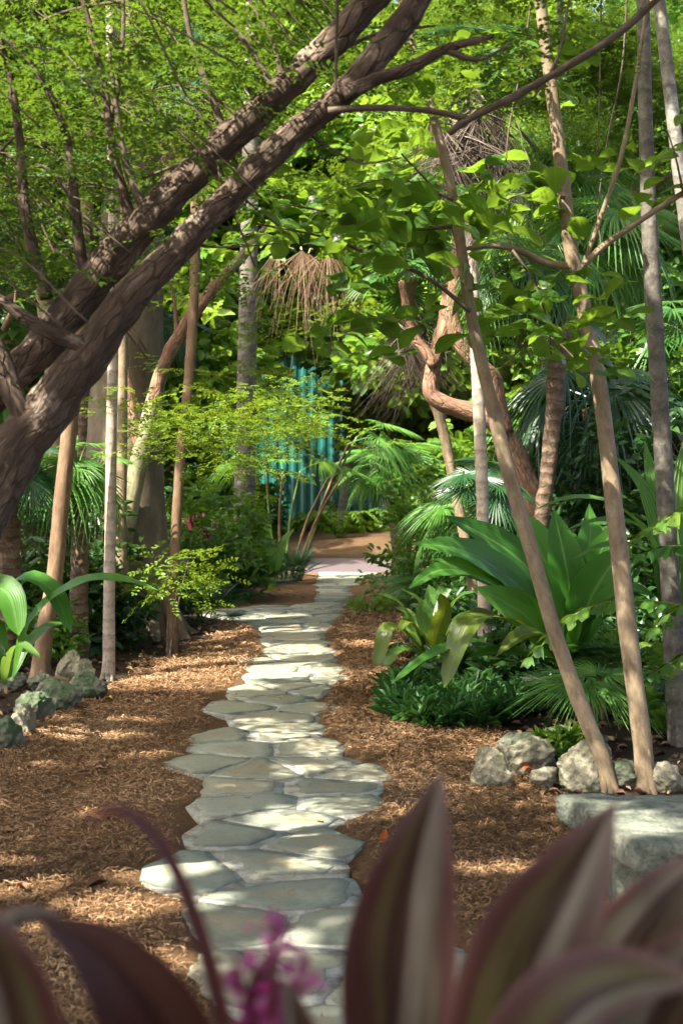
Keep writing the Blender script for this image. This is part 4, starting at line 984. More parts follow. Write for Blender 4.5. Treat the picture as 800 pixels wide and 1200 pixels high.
palmetto('palmetto at the right edge behind the bench', 812, 850, 9, .55, fr='palm_dark', kind='open', e=(65, 15), seed=14)

# cane palm: slanting bare canes left of the path's far end
g = gr(338, 668); t = thing('cane_palm', 'clump of slanting bare canes with arching fronds left of the path', 'palm', g)
def pinnate(mb, C, n=34, l=.28, w=.022, droop=.4, rach=.008, seed=0, prof='thin', spread=62, start=.15, jag=0, across=2, nn=4):
    rg = np.random.default_rng(seed); P = tube(mb, C, [rach, rach * .8, rach * .3], 5, .08, cap=False)
    T = unit(np.gradient(P, axis=0)); m = len(P)
    for k in range(n):
        f = start + (1 - start) * k / (n - 1); i = min(int(f * (m - 1)), m - 1)
        d = T[i]; s = unit(np.cross(d, [0, 0, 1]))
        for sd in (-1, 1):
            ll = l * (math.sin(math.pi * (.12 + .83 * f)) * .8 + .25) * rg.uniform(.88, 1.1)
            a = R(spread + rg.normal(0, 6)); e = d * math.cos(a) + s * sd * math.sin(a); e = e + np.array([0, 0, .15])
            q = P[i]
            ribbon(mb, [q, q + e * ll * .5 + [0, 0, -droop * ll * .12], q + e * ll + [0, 0, -droop * ll * .7]], w * rg.uniform(.85, 1.15), prof, .25, n=nn, across=across, rnd=rg.random(), jag=jag)
for k, (a, b_, az, el, sc) in enumerate([((334,668),(352,552), -60, 20, .8), ((339,668),(384,560), -80, 15, .9), ((343,668),(402,556), -90, 20, .95), ((347,668),(418,512), -95, 25, 1.05), ((350,670),(408,520), -120, 10, 1.0), ((330,668),(331,556), 10, 40, .8), ((326,668),(312,548), 60, 25, .8)]):
    C = [at(*a, 22), at((a[0]+b_[0])/2 - 3, (a[1]+b_[1])/2, 22), at(*b_, 21.8)]; C[0][2] = -.05
    mb = MB(); tube(mb, C, [.03, .024, .016], 8, .1, .03, .1); mb.build('cane', M['bark_brown' if k % 3 else 'stem_green'], t)
    put(t, fan('open' if k % 2 else 'droopy', 'palm_pale', k % 3), C[2], az, el, sc, 0)
# shorter feather palm behind the bend
g = gr(395, 655); t = thing('feather_palm', 'small feathery palm in front of the teal building', 'palm', at(398, 633, 31))
for k in range(9):
    mb = MB(); a = k * .7 + .3; c = at(398, 640, 31); d = np.array([math.cos(a), math.sin(a) * .6, 0])
    pinnate(mb, [c, c + d * .2 + [0, 0, .5], c + d * .55 + [0, 0, .75], c + d * .95 + [0, 0, .5]], 22, .26, .03, seed=k + 30); mb.build('frond', M['weed'], t)
# fishtail palm reaching in from the right
t = thing('fishtail_palm', 'fishtail palm with ragged wedge leaflets reaching in from the right edge', 'palm', (*at(880, 800, 8.2)[:2], 0))
mb = MB(); b0 = np.array(t.location); tube(mb, [b0, b0 + [.02, 0, .8], b0 + [-.05, 0, 1.6]], [.05, .045, .03], 10, .06, .05); mb.build('trunk', M['stem_green'], t)
for k, (q, Y, l) in enumerate([([(875,790),(820,720),(730,704),(670,722),(622,770)], 7.8, .155), ([(870,760),(840,650),(790,640),(735,655)], 8.0, .17), ([(875,740),(850,600),(820,590),(770,615),(735,640)], 8.1, .17), ([(870,780),(840,700),(790,715),(755,752)], 7.6, .13), ([(872,800),(830,760),(790,775),(750,800)], 7.9, .12)]):
    mb = MB(); pinnate(mb, pts(q, Y), 15, l, .085, .75, .009, 90 + k, 'wedge', 58, .3, .06, 4, 5); mb.build('frond', M['fishtail' if k != 1 else 'palm'], t)
# ------------------------------------------------------------------ large-leaved plants
def leafplant(name, label, base, leaves, mat, cat='plant', group=None):
    """leaves: (px polyline with own depths, width m, profile, kw)"""
    t = thing(name, label, cat, base, group); rg = np.random.default_rng(len(label))
    for C, w, prof, kw in leaves:
        mb = MB(); kw = dict(kw); m_ = kw.pop('mat', mat); nm = kw.pop('name', 'leaf')
        ribbon(mb, C, w, prof, rnd=float(rg.random()), **kw); o = mb.build(nm, M[m_], t)
        if 'lab' in kw: pass
    return t
def L(q, w, prof='strap', **kw):
    kw.setdefault('fold', .22); kw.setdefault('hint', (0, -.35, 1)); kw.setdefault('n', 18); kw.setdefault('wav', .03)
    return (np.array([at(*p) for p in q]), w, prof, kw)
C_ = np.array
leafplant('birds_nest_plant', 'big rosette of broad glossy dark green leaves right of the path', at(655, 772, 9.3) * [1, 1, 0], [
    L([(655,770,9.3),(630,712,9.1),(575,662,8.8),(530,642,8.6),(482,637,8.5)], .25, 'ti', hint=(.25, -.9, .75)),
    L([(660,770,9.35),(640,715,9.2),(600,690,8.9),(560,668,8.7),(508,655,8.5)], .24, 'ti', hint=(.25, -.9, .75)),
    L([(662,768,9.4),(645,705,9.3),(612,660,9.2),(568,628,9.1),(520,604,9)], .25, 'ti', hint=(.3, -1, .6)),
    L([(664,768,9.45),(650,700,9.5),(630,640,9.6),(598,590,9.7)], .28, 'ti', hint=(0, -1, .25)),
    L([(668,768,9.4),(668,700,9.4),(660,650,9.4),(648,596,9.5)], .25, 'ti', hint=(0, -1, .3)),
    L([(670,768,9.45),(685,700,9.5),(702,650,9.5),(722,612,9.5)], .24, 'ti', hint=(0, -1, .3)),
    L([(664,768,9.5),(672,690,9.7),(690,640,9.8),(690,590,9.9)], .26, 'ti', hint=(.2, -1, .3)),
    L([(668,770,9.3),(690,705,9.2),(716,662,9.1),(740,640,9.1)], .30, 'ti', hint=(-.3, -1, .4)),
    L([(670,770,9.25),(690,720,9.0),(730,690,8.9),(770,700,8.8)], .24, 'ti'),
    L([(652,772,9.2),(622,728,8.9),(590,705,8.7),(556,688,8.6)], .26, 'ti', hint=(.2,-1,.4)),
    L([(650,774,9.2),(610,738,8.9),(575,722,8.7),(548,732,8.55),(532,770,8.5),(520,806,8.5)], .21, 'strap', mat='olive', wav=.05, hint=(-.3, -.5, 1)),
    L([(650,776,9.2),(600,765,8.9),(550,752,8.7),(500,770,8.5),(458,802,8.4)], .115, 'strap', hint=(0, -.2, 1)),
    L([(668,770,9.3),(700,715,9.0),(738,700,8.8),(772,730,8.6)], .15, 'strap', wav=.05),
    L([(652,772,9.2),(615,705,9.0),(565,676,8.8),(515,668,8.7),(478,690,8.6)], .13, 'strap', wav=.05, hint=(.2,-.8,.8)),
    L([(655,776,9.1),(620,770,8.9),(580,764,8.7),(545,772,8.6)], .16, 'ti'),
    L([(660,776,9.1),(640,745,8.8),(610,745,8.6),(580,770,8.5)], .18, 'ti', mat='olive'),
    L([(655,770,9.5),(620,700,9.9),(585,660,10.2),(560,650,10.4)], .24, 'ti', mat='palm_dark')], 'nest')
b = at(505, 778, 12.1) * [1, 1, 0]
leafplant('strap_leaf_plant', 'clump of arching bright strap leaves beside the mulch right of the path', b, [
    L([(503,776,12.1),(485,735,12),(465,705,11.9),(442,696,11.8)], .15), L([(503,776,12.1),(478,745,12),(455,735,11.9),(444,770,11.8),(440,790,11.8)], .14, mat='olive'),
    L([(505,776,12.1),(498,735,12.1),(490,705,12.1),(470,690,12)], .15), L([(506,776,12.1),(508,730,12.2),(515,700,12.3),(528,690,12.3)], .16, hint=(0,-1,.5)),
    L([(507,776,12.1),(520,730,12.1),(538,700,12),(556,694,11.9)], .16), L([(507,776,12.1),(522,745,12),(540,722,11.9),(560,728,11.8),(566,750,11.8)], .15),
    L([(504,776,12.1),(500,730,12.2),(505,702,12.3),(502,685,12.3)], .15, hint=(0,-1,.3)), L([(505,776,12.1),(512,740,11.9),(520,715,11.7),(515,695,11.6)], .15, hint=(0,-1,.4), mat='olive'),
    L([(503,778,12.1),(480,760,11.9),(462,765,11.8),(450,785,11.7)], .11), L([(506,778,12.1),(525,765,11.8),(545,770,11.6)], .12), L([(503,776,12.1),(487,745,12.2),(476,718,12.3),(462,712,12.3)], .14),
    L([(505,776,12.1),(495,745,12.0),(478,728,11.9),(467,740,11.8)], .12, mat='olive')], 'strap')
b = at(790, 735, 9.0) * [1, 1, 0]
leafplant('pleated_palm', 'young palm with broad pleated sunlit blades around the dark grey tree', b, [
    L([(785,740,9),(780,640,9),(772,585,9),(760,545,9),(755,515,9)], .17, 'lance', hint=(-.3,-1,.5), pleat=.05, across=24, n=14, mat='pleat', fold=.1),
    L([(783,740,9),(775,640,9),(757,580,8.95),(738,552,8.9),(718,533,8.9)], .17, 'lance', hint=(.2,-1,.7), pleat=.05, across=24, n=14, fold=.1),
    L([(800,740,9.2),(800,650,9.2),(798,580,9.2),(802,510,9.2)], .24, 'lance', hint=(.1,-1,.3), pleat=.05, across=24, n=14, fold=.1),
    L([(785,740,9),(765,640,8.9),(720,592,8.7),(670,583,8.6),(625,598,8.5)], .12, 'lance', pleat=.05, across=16, n=16, fold=.2, mat='strap'),
    L([(786,740,8.9),(770,650,8.8),(745,615,8.7),(700,610,8.6),(660,622,8.5)], .12, 'lance', pleat=.05, across=16, n=16, fold=.2),
    L([(788,740,8.9),(775,660,8.7),(740,640,8.6),(705,640,8.5),(670,655,8.4)], .13, 'lance', pleat=.05, across=16, n=16, fold=.2, mat='palm'),
    L([(795,740,9),(815,640,9),(840,580,9)], .2, 'lance', pleat=.05, across=16)], 'pleat')
b = at(25, 805, 8.6) * [1, 1, 0]
leafplant('arching_leaf_plant', 'plant with long arching green blades over the mossy rocks at the left edge', b, [
    L([(15,795,8.6),(35,730,8.5),(70,695,8.4),(110,678,8.3),(150,680,8.2),(186,692,8.1)], .125, 'lance', hint=(0,-.55,1), n=24, mat='nest'), L([(10,795,8.7),(-5,720,8.7),(25,678,8.6),(60,690,8.5),(84,742,8.4)], .15, 'strap', mat='nest'),
    L([(5,795,8.6),(-20,730,8.6),(-5,690,8.5),(12,700,8.4),(22,745,8.3)], .2, 'strap', hint=(.3,-1,.6), mat='nest'), L([(5,800,8.6),(10,770,8.4),(25,755,8.3),(48,772,8.2)], .07, 'strap'),
    L([(0,800,8.6),(-40,720,8.5),(-60,660,8.4)], .16, 'strap'), L([(12,798,8.6),(30,760,8.7),(55,735,8.8),(80,730,8.9)], .09, 'strap'), L([(-5,800,8.5),(-30,760,8.2),(-20,740,8.0),(8,770,7.9)], .1, 'strap')], 'strap')
b = gr(316, 694)
leafplant('broad_leaf_sprout', 'upright young plant with one tall broad pleated leaf near the far path', b, [
    L([(316,694,20.6),(312,660,20.5),(309,630,20.5),(314,602,20.5)], .30, 'lance', hint=(0,-1,.2), pleat=.04, across=16), L([(315,694,20.6),(305,660,20.4),(290,638,20.2),(272,642,20)], .17, 'lance'),
    L([(317,694,20.6),(300,668,20.4),(282,660,20.2),(268,672,20)], .15, 'lance'), L([(318,694,20.6),(322,660,20.6),(335,630,20.6),(345,620,20.6)], .2, 'lance', hint=(0,-1,.4)), L([(317,698,20.2),(318,680,20.1),(317,665,20)], .1, 'lance', hint=(0,-1,0), mat='weed')], 'pleat')
b = gr(234, 690)
leafplant('red_cordyline', 'dark red leaved shrub behind the thin trunked palm', b, [L([(234,680,20.3),(234 + dx*.5, 640, 20.3),(234 + dx, 600 + abs(dx)*.5, 20.3),(234 + dx*1.25, 606 + abs(dx)*.9, 20.2)], .13, 'lance', hint=(0,-1,.3)) for dx in (-18,-12,-7,-3,0,4,8,13,18)], 'red_leaf')
# green sprig by the thin trunked palm, weeds, shrubs
def shrub(name, label, c, ext, n, tms, mat, sc=(.8, 1.3), seed=0, cat='shrub', kind=None, group=None, stems=5, pit=(.5, .5), clear=False):
    rg = np.random.default_rng(seed + 900); c = np.array(c, float); ext = np.array(ext, float)
    t = thing(name, label, cat, (c[0], c[1], 0), group) if kind is None else None
    P = rg.normal(0, 1, (n, 3)); P = P / np.linalg.norm(P, axis=1, keepdims=True) * (rg.random((n, 1)) ** .4)
    f = vn(P * 2.2, 1, seed)[:, None]; P = P * (.65 + .7 * f) * ext + c
    P = P[P[:, 2] > .03]
    if clear: P = P[clear_of_sun(P, .05, True, False)]
    mb = MB()
    for i in range(len(tms)):
        q = P[i::len(tms)]; m = len(q)
        d = q - c; az = np.arctan2(-d[:, 0], d[:, 1]) + rg.normal(0, .7, m)
        scatter(mb, tms[i], q, rot(az, rg.normal(*pit, m), rg.normal(0, .3, m)), rg.uniform(*sc, m), rg.random(m))
    o = mb.build('foliage', M[mat], t)
    mb = MB()
    for k in range(stems):
        q = P[rg.integers(len(P))]; tube(mb, [[c[0] + rg.normal(0, .03), c[1] + rg.normal(0, .03), -.03], [(c[0] + q[0]) / 2, (c[1] + q[1]) / 2, q[2] * .6], q], [.012, .009, .004], 6, .08, .05)
    if stems: mb.build('stem', M['bark_twig'], t)
    return t
shrub('seedling', 'bright yellow green sprig of small leaves at the thin trunked palm', at(199, 672, 12.3), (.17, .17, .2), 34, FINE, 'fine_yellow', (1.1, 1.7), 1, 'plant', stems=4, pit=(-.1, .3))
shrub('weed', 'pale yellow green bushy weed where the far path bends', at(436, 716, 16.5), (.26, .26, .2), 45, BROAD, 'broad_c', (.5, .8), 2, 'plant')
shrub('weed', 'small green weed growing between the pale rocks', at(652, 884, 7.7), (.1, .1, .13), 24, LANCE, 'weed', (.4, .7), 3, 'plant', pit=(.2, .4))
shrub('weed', 'green weed behind the taller tan tree', at(765, 858, 8.6), (.18, .2, .16), 40, LANCE, 'weed', (.6, .9), 4, 'plant', pit=(.2, .4))
shrub('weed', 'leafy green weed right of the young fan palms', at(742, 800, 9.3), (.28, .25, .28), 50, BROAD, 'weed', (.7, 1), 5, 'plant')
shrub('weed', 'low bright weed behind the mossy rocks at left', at(45, 745, 11.8), (.35, .3, .22), 55, BROAD, 'weed', (.6, .9), 6, 'plant')
shrub('weed', 'sunlit weed beside the brown leaning tree', at(78, 690, 13.5), (.35, .35, .3), 60, BROAD, 'weed', (.7, 1), 7, 'plant')
# ground cover of dark narrow leaves
rg = np.random.default_rng(61); n = 620; P = []
while len(P) < n:
    px, py = rg.uniform(452, 618), rg.uniform(806, 862)
    if ((px - 535) / 84) ** 2 + ((py - 832) / 30) ** 2 < 1.0 + rg.normal(0, .1): 
        q = gr(px, py); q[2] = .03 + rg.random() * .10; P.append(q)
P = np.array(P); mb = MB()
for i in range(3):
    q = P[i::3]; m = len(q); scatter(mb, LANCE[i], q, rot(rg.uniform(0, 6.28, m), rg.normal(0, .25, m), rg.normal(0, .2, m)), rg.uniform(.55, 1.0, m), rg.random(m))
tag(mb.build('ground_cover', M['cover']), kind='stuff')
# undergrowth in both beds (named shrubs)
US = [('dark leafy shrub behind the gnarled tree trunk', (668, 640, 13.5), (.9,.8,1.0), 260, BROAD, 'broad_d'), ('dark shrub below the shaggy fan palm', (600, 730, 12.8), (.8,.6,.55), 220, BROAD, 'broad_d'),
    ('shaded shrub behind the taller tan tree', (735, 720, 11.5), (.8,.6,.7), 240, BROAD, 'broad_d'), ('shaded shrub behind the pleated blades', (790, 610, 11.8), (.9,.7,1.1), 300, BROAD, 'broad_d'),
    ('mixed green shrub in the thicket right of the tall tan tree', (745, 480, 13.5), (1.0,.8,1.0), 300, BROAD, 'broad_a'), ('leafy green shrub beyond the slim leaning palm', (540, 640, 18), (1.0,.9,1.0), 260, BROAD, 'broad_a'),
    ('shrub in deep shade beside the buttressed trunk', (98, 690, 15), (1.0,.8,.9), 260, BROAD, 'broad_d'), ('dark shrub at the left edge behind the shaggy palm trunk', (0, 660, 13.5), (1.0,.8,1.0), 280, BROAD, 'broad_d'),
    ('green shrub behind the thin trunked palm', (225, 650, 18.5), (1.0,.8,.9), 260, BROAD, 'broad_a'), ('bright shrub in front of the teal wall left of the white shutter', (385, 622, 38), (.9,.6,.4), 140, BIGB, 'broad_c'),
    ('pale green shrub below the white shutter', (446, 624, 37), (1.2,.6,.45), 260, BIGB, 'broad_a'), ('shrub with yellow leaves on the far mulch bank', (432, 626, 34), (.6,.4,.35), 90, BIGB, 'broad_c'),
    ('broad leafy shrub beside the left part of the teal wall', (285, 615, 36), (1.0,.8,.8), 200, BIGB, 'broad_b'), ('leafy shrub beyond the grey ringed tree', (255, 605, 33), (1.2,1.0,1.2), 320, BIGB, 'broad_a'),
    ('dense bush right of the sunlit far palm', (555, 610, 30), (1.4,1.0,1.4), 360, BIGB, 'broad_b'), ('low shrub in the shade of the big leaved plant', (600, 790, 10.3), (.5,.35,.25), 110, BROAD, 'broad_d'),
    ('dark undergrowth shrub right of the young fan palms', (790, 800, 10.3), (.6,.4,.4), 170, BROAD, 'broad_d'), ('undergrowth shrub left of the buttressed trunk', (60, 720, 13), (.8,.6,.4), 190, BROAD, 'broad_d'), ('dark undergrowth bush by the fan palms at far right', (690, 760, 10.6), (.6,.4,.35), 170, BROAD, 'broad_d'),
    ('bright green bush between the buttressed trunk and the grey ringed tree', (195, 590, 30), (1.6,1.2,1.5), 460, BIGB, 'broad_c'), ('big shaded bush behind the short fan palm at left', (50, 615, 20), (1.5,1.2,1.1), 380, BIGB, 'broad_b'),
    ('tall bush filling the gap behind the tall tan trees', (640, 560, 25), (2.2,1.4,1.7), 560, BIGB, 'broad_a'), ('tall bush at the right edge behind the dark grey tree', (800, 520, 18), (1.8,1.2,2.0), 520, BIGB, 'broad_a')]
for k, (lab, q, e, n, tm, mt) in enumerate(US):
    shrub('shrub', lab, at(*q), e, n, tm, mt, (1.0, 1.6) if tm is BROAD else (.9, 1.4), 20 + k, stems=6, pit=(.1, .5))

# ------------------------------------------------------------------ background trees
rg = np.random.default_rng(70)
def crown_mesh(seed, tms, n, mat, lobes):
    r = np.random.default_rng(seed); mb = MB()
    C = r.normal(0, 1, (lobes, 3)); C = C / np.linalg.norm(C, axis=1, keepdims=True) * r.uniform(.25, .95, (lobes, 1)); 
    which = r.integers(lobes, size=n); D = r.normal(0, 1, (n, 3)); D = D / np.linalg.norm(D, axis=1, keepdims=True) * (r.random((n, 1)) ** .38)
    P = C[which] + D * r.uniform(.24, .46, lobes)[which][:, None] * np.array([1.1, 1.1, .6])
    P = P * np.array([2.6, 2.4, 3.0])
    for i in range(len(tms)):
        q = P[i::len(tms)]; m = len(q)
        scatter(mb, tms[i], q, rot(r.uniform(0, 6.28, m), r.normal(-.1, .45, m), r.normal(0, .35, m)), r.uniform(.9, 1.6, m), np.clip(which[i::len(tms)] / lobes + r.normal(0, .2, m), 0, 1))
    return mb.mesh('crown', M[mat])
CR = [crown_mesh(1, BIGB, 1700, 'broad_a', 26), crown_mesh(2, BIGB, 1700, 'broad_c', 24), crown_mesh(3, BIGB, 1500, 'broad_b', 24), crown_mesh(4, FINE, 4200, 'fine', 30), crown_mesh(5, FINE, 4200, 'fine_yellow', 26)]
BT = [(70, 17.5, 6.4, .85, 2, 'shaded tree with dark leaves behind the upper left sprays'), (60, 30, 5.0, 1.5, 1, 'leafy tree in the far thicket behind the buttressed trunk'), (-30, 25, 5.4, 1.2, 2, 'dark leafy tree in the thicket at the left edge'), (180, 34, 7.3, 1.6, 1, 'bright sunlit tree showing below the bend of the leaning tree'),
    (222, 36, 6.5, 1.3, 0, 'tall leafy tree beyond the grey ringed tree'), (330, 45, 9.6, 1.6, 1, 'bright yellow green tree rising behind the teal building'), (455, 46, 10.4, 1.6, 0, 'leafy tree rising over the right end of the teal building'), (395, 35.5, 7.4, .6, 1, 'small bright leafed tree hanging in front of the teal wall'),
    (520, 36, 5.6, 1.5, 1, 'leafy tree behind the sunlit far palm'), (590, 31, 6.0, 1.4, 1, 'bright leafy tree behind the gnarled tree'), (660, 34, 7.8, 1.7, 0, 'leafy tree between the two tan trees far back'), (740, 29, 5.8, 1.4, 1, 'sunlit leafy tree behind the dark grey tree'),
    (840, 28, 7.0, 1.5, 2, 'leafy tree in the far right thicket'), (120, 42, 11.6, 1.9, 0, 'tall tree rising far behind the leaning tree'), (300, 50, 15.0, 2.2, 1, 'tall tree towering beyond the building left of centre'), (480, 50, 15.5, 2.2, 0, 'tall tree towering beyond the building right of centre'),
    (10, 42, 12.5, 2.0, 1, 'tall bright tree far off at upper left'), (790, 40, 12.6, 2.0, 0, 'tall tree far off at the right edge'), (200, 33, 10.8, 1.5, 4, 'airy yellow green tree behind the leaning tree top'),
    (560, 33, 11.2, 1.5, 4, 'airy yellow green tree far behind the hanging palm skirt'), (40, 15, 5.4, .6, 3, 'fine leaved tree behind the leaning tree at the left'), (655, 17, 6.9, .62, 3, 'fine leaved tree behind the tan tree top'), (765, 19, 7.4, .8, 3, 'fine leaved tree behind the lichened trunk')]
for k, (px, Y, h, s, ci, lab) in enumerate(BT):
    c = at(px, 565, Y); t = thing('broadleaf_tree', lab, 'tree', (c[0], c[1], 0))
    mb = MB(); hh = h; r0 = .09 * s + .05
    sw = rg.normal(0, .3, 2)
    tube(mb, [[c[0], c[1], -.1], [c[0] + sw[0], c[1], hh * .4], [c[0] + sw[1], c[1] + .2, hh * .75], [c[0], c[1], hh + s]], [r0 * 1.3, r0, r0 * .8, r0 * .3], 10, .2, .06, .2, .5, k)
    for j in range(6):
        a = rg.uniform(0, 6.28); z0 = hh * rg.uniform(.55, .95); l = 1.9 * s
        tube(mb, [[c[0] + sw[1] * .6, c[1], z0], [c[0] + math.cos(a) * l * .5, c[1] + math.sin(a) * l * .5, z0 + .5 * s], [c[0] + math.cos(a) * l, c[1] + math.sin(a) * l, z0 + .8 * s]], [r0 * .45, r0 * .3, r0 * .1], 6, .2, .05)
    mb.build('trunk', M['bark_grey' if k % 2 else 'bark_tan'], t)
    o = link('crown', CR[ci], t, (0, 0, h)); o.rotation_euler = (0, 0, rg.uniform(0, 6.28)); o.scale = (s, s, s)
# ------------------------------------------------------------------ rocks
def rock(label, px, py, w, h, d=None, mat='rock', seed=0, Y=None, group=None, sink=.25, name='rock'):
    """w,h in photo px of the visible stone; (px,py) is the middle of its foot"""
    g = gr(px, py) if Y is None else at(px, py, Y) * [1, 1, 0]
    Y = g[1]; W, Hh = w / F * Y, h / F * Y; D = W * .8 if d is None else d
    bm = bmesh.new(); bmesh.ops.create_icosphere(bm, subdivisions=5, radius=1)
    V = np.array([v.co[:] for v in bm.verts]); T = np.array([[v.index for v in f.verts] for f in bm.faces]); bm.free()
    rg = np.random.default_rng(seed + 300)
    for k in range(9):                              # broken faces
        n = unit(rg.normal(0, 1, 3)); c = rg.uniform(.55, .85); dd = V @ n - c
        V = V - n * (np.clip(dd, 0, None) * .9)[:, None]
    nz = (vn(V, .9, seed) - .5) * .42 + (vn(V, .35, seed + 1) - .5) * .24 + (vn(V, .13, seed + 2) - .5) * .13 + (np.abs(vn(V, .22, seed + 3) - .5) - .2) * .22
    V = V * (1 + nz)[:, None]
    V = V * np.array([W / 1.8, D / 1.8, Hh / 1.45]); c0 = np.array([g[0], g[1] + D * .35, Hh * (.5 - sink * .4)])
    a = rg.uniform(-.3, .3); V = V @ np.array([[math.cos(a), -math.sin(a), 0], [math.sin(a), math.cos(a), 0], [0, 0, 1]]).T
    mb = MB(); mb.add(V + c0, None, T)
    me = mb.mesh(name, M[mat], (g[0], g[1], 0))
    o = link(name, me, None, (g[0], g[1], 0)); return tag(o, label, 'rock', group)
GR = 'limestone rocks beside the bench'; GL = 'mossy rocks edging the left bed'
rock('pale pointed limestone rock standing leftmost in front of the right bed', 573, 925, 52, 46, seed=1, group=GR)
rock('largest green stained boulder between the pale pointed rock and the curving tree', 612, 908, 72, 42, seed=2, mat='rock', group=GR)
rock('small low pale stone in front of the green stained boulder', 636, 924, 44, 20, seed=3, group=GR)
rock('knobbly limestone boulder just left of the curving tree foot', 690, 926, 70, 52, seed=4, group=GR)
rock('mossy lump of stone between the feet of the two tan trees', 735, 926, 44, 30, seed=5, mat='rock_moss', group=GR)
rock('pale flat stone behind the bench right of the taller tan tree', 784, 928, 54, 32, seed=6, group=GR)
rock('dark grey rounded stone behind the pale pointed rock', 606, 882, 48, 24, seed=7, mat='rock_moss', group=GR)
rock('knobbly stone in the shade under the young fan palm', 655, 890, 50, 34, seed=8, mat='rock', group=GR)
rock('rough stone at the back of the bed beside the weed', 700, 880, 30, 18, seed=9, mat='rock_moss', group=GR)
rock('upright pale limestone rock at the end of the left rock border', 80, 798, 26, 34, seed=11, group=GL, d=.2)
rock('pale jagged stone right of the upright rock in the left border', 97, 806, 30, 30, seed=12, group=GL, d=.22)
rock('green mossy rock capping the far corner of the left border', 96, 822, 46, 30, seed=13, mat='rock_moss', group=GL)
rock('broad mossy rock in the middle of the left border', 66, 836, 52, 36, seed=14, mat='rock_moss', group=GL)
rock('mossy rock with a grey face left of the broad one', 38, 850, 42, 36, seed=15, mat='rock_moss', group=GL)
rock('pale flat faced stone nearly hidden among the mossy rocks', 26, 866, 26, 38, seed=16, group=GL, d=.2)
rock('dark mossy rock at the left picture edge, lowest of the border', 4, 884, 44, 40, seed=17, mat='rock_moss', group=GL)
rock('small mossy rock behind the broad one in the left border', 46, 812, 40, 20, seed=18, mat='rock_moss', group=GL)
rock('grey stone at the far left behind the border', 8, 812, 40, 22, seed=19, mat='rock_moss', group=GL)
GF = 'pale stones on the far mulch bank'
for k, (lab, px, w) in enumerate([('longest pale stone on the far mulch bank', 428, 26), ('smaller pale stone right of the long one on the far bank', 450, 16)]):
    o = rock(lab, px, 648, w, 9, seed=21 + k, Y=29.6, group=GF); o.location.z = .1
rock('pale block of stone beside the grey ringed tree', 243, 700, 16, 40, seed=25, Y=19.5, d=.3)

# ------------------------------------------------------------------ stone bench
xl0, yl0 = at(652, 929, 5.02)[0], 5.02; xl1, yl1 = at(738, 989, 4.34)[0], 4.34
t = thing('stone_bench', 'weathered grey green stone slab bench at the right edge', 'bench', (1.35, 4.65, 0))
def slab(mb, outline, z0, z1, seed, sub=.018, rough=.016):
    O = np.array(outline, float); ring = []
    for k in range(len(O)):
        a, b_ = O[k], O[(k + 1) % len(O)]; n = max(2, int(np.linalg.norm(b_ - a) / sub))
        for s in range(n): ring.append(a + (b_ - a) * s / n)
    ring = np.array(ring)
    ring = .5 * ring + .25 * np.roll(ring, 1, 0) + .25 * np.roll(ring, -1, 0)
    n = len(ring); c = ring.mean(0); zs = np.concatenate([[z0, z0 + .012], np.linspace(z0 + .025, z1 - .022, 4), [z1 - .007, z1, z1, z1, z1, z1]])
    f = np.concatenate([[.975, .993], [1, 1, 1, 1], [.996, .982, .9, .7, .4, .15]])
    V = []
    for z, k in zip(zs, f):
        q = c + (ring - c) * k; p = np.column_stack([q, np.full(n, z)])
        d = unit(np.column_stack([ring - c, np.zeros(n)]))
        p = p + d * ((vn(p, .05, seed) - .5) * rough * 2 + (vn(p, .16, seed + 1) - .5) * rough * 2.5)[:, None] * (k > .9)
        p[:, 2] += (vn(p, .09, seed + 2) - .5) * .012; V.append(p)
    V.append(np.array([[*c, z1], [*c, z0]])); m = len(zs)
    Q = [[a * n + b, a * n + (b + 1) % n, (a + 1) * n + (b + 1) % n, (a + 1) * n + b] for a in range(m - 1) for b in range(n)]
    T = [[(m - 1) * n + b, (m - 1) * n + (b + 1) % n, m * n] for b in range(n)] + [[(b + 1) % n, b, m * n + 1] for b in range(n)]
    mb.add(np.vstack(V), Q, T)
mb = MB(); slab(mb, [(xl1, yl1), (xl1 + 1.15, yl1 + .03), (xl0 + 1.25, yl0 + .02), (xl0, yl0)], .352, .45, 1); mb.build('seat', M['bench'], t)
for k, x0 in enumerate((.905, xl1 + .78)):
    mb = MB(); slab(mb, [(x0, 4.72), (x0 + .22, 4.72), (x0 + .24, 4.95), (x0 + .02, 4.95)], -.05, .350, 5 + k, .03, .018); mb.build('leg', M['bench'], t)

# orange leaf on the path edge
mb = MB(); c = gr(449, 992); ribbon(mb, [c + [-.012, -.02, .012], c + [0, 0, .035], c + [.012, .012, .075]], .035, 'lance', .5, (0, -1, .2), 8, 4, .2)
o = mb.mesh('fallen_leaf', M['orange'], (c[0], c[1], 0)); o = link('fallen_leaf', o, None, (c[0], c[1], 0)); tag(o, 'bright orange fallen leaf at the right edge of the stone path', 'leaf')
mb = MB(); c = gr(617, 908); c = c + [0, 0, .02]; ribbon(mb, [c + [-.03, -.01, .005], c + [0, 0, .02], c + [.035, .01, .006]], .026, 'lance', .3, (0, -.3, 1), 8, 4, .15)
o = link('fallen_leaf', mb.mesh('fallen_leaf', M['orange'], (c[0], c[1], 0)), None, (c[0], c[1], 0)); tag(o, 'small orange fallen leaf lying among the pale rocks', 'leaf')

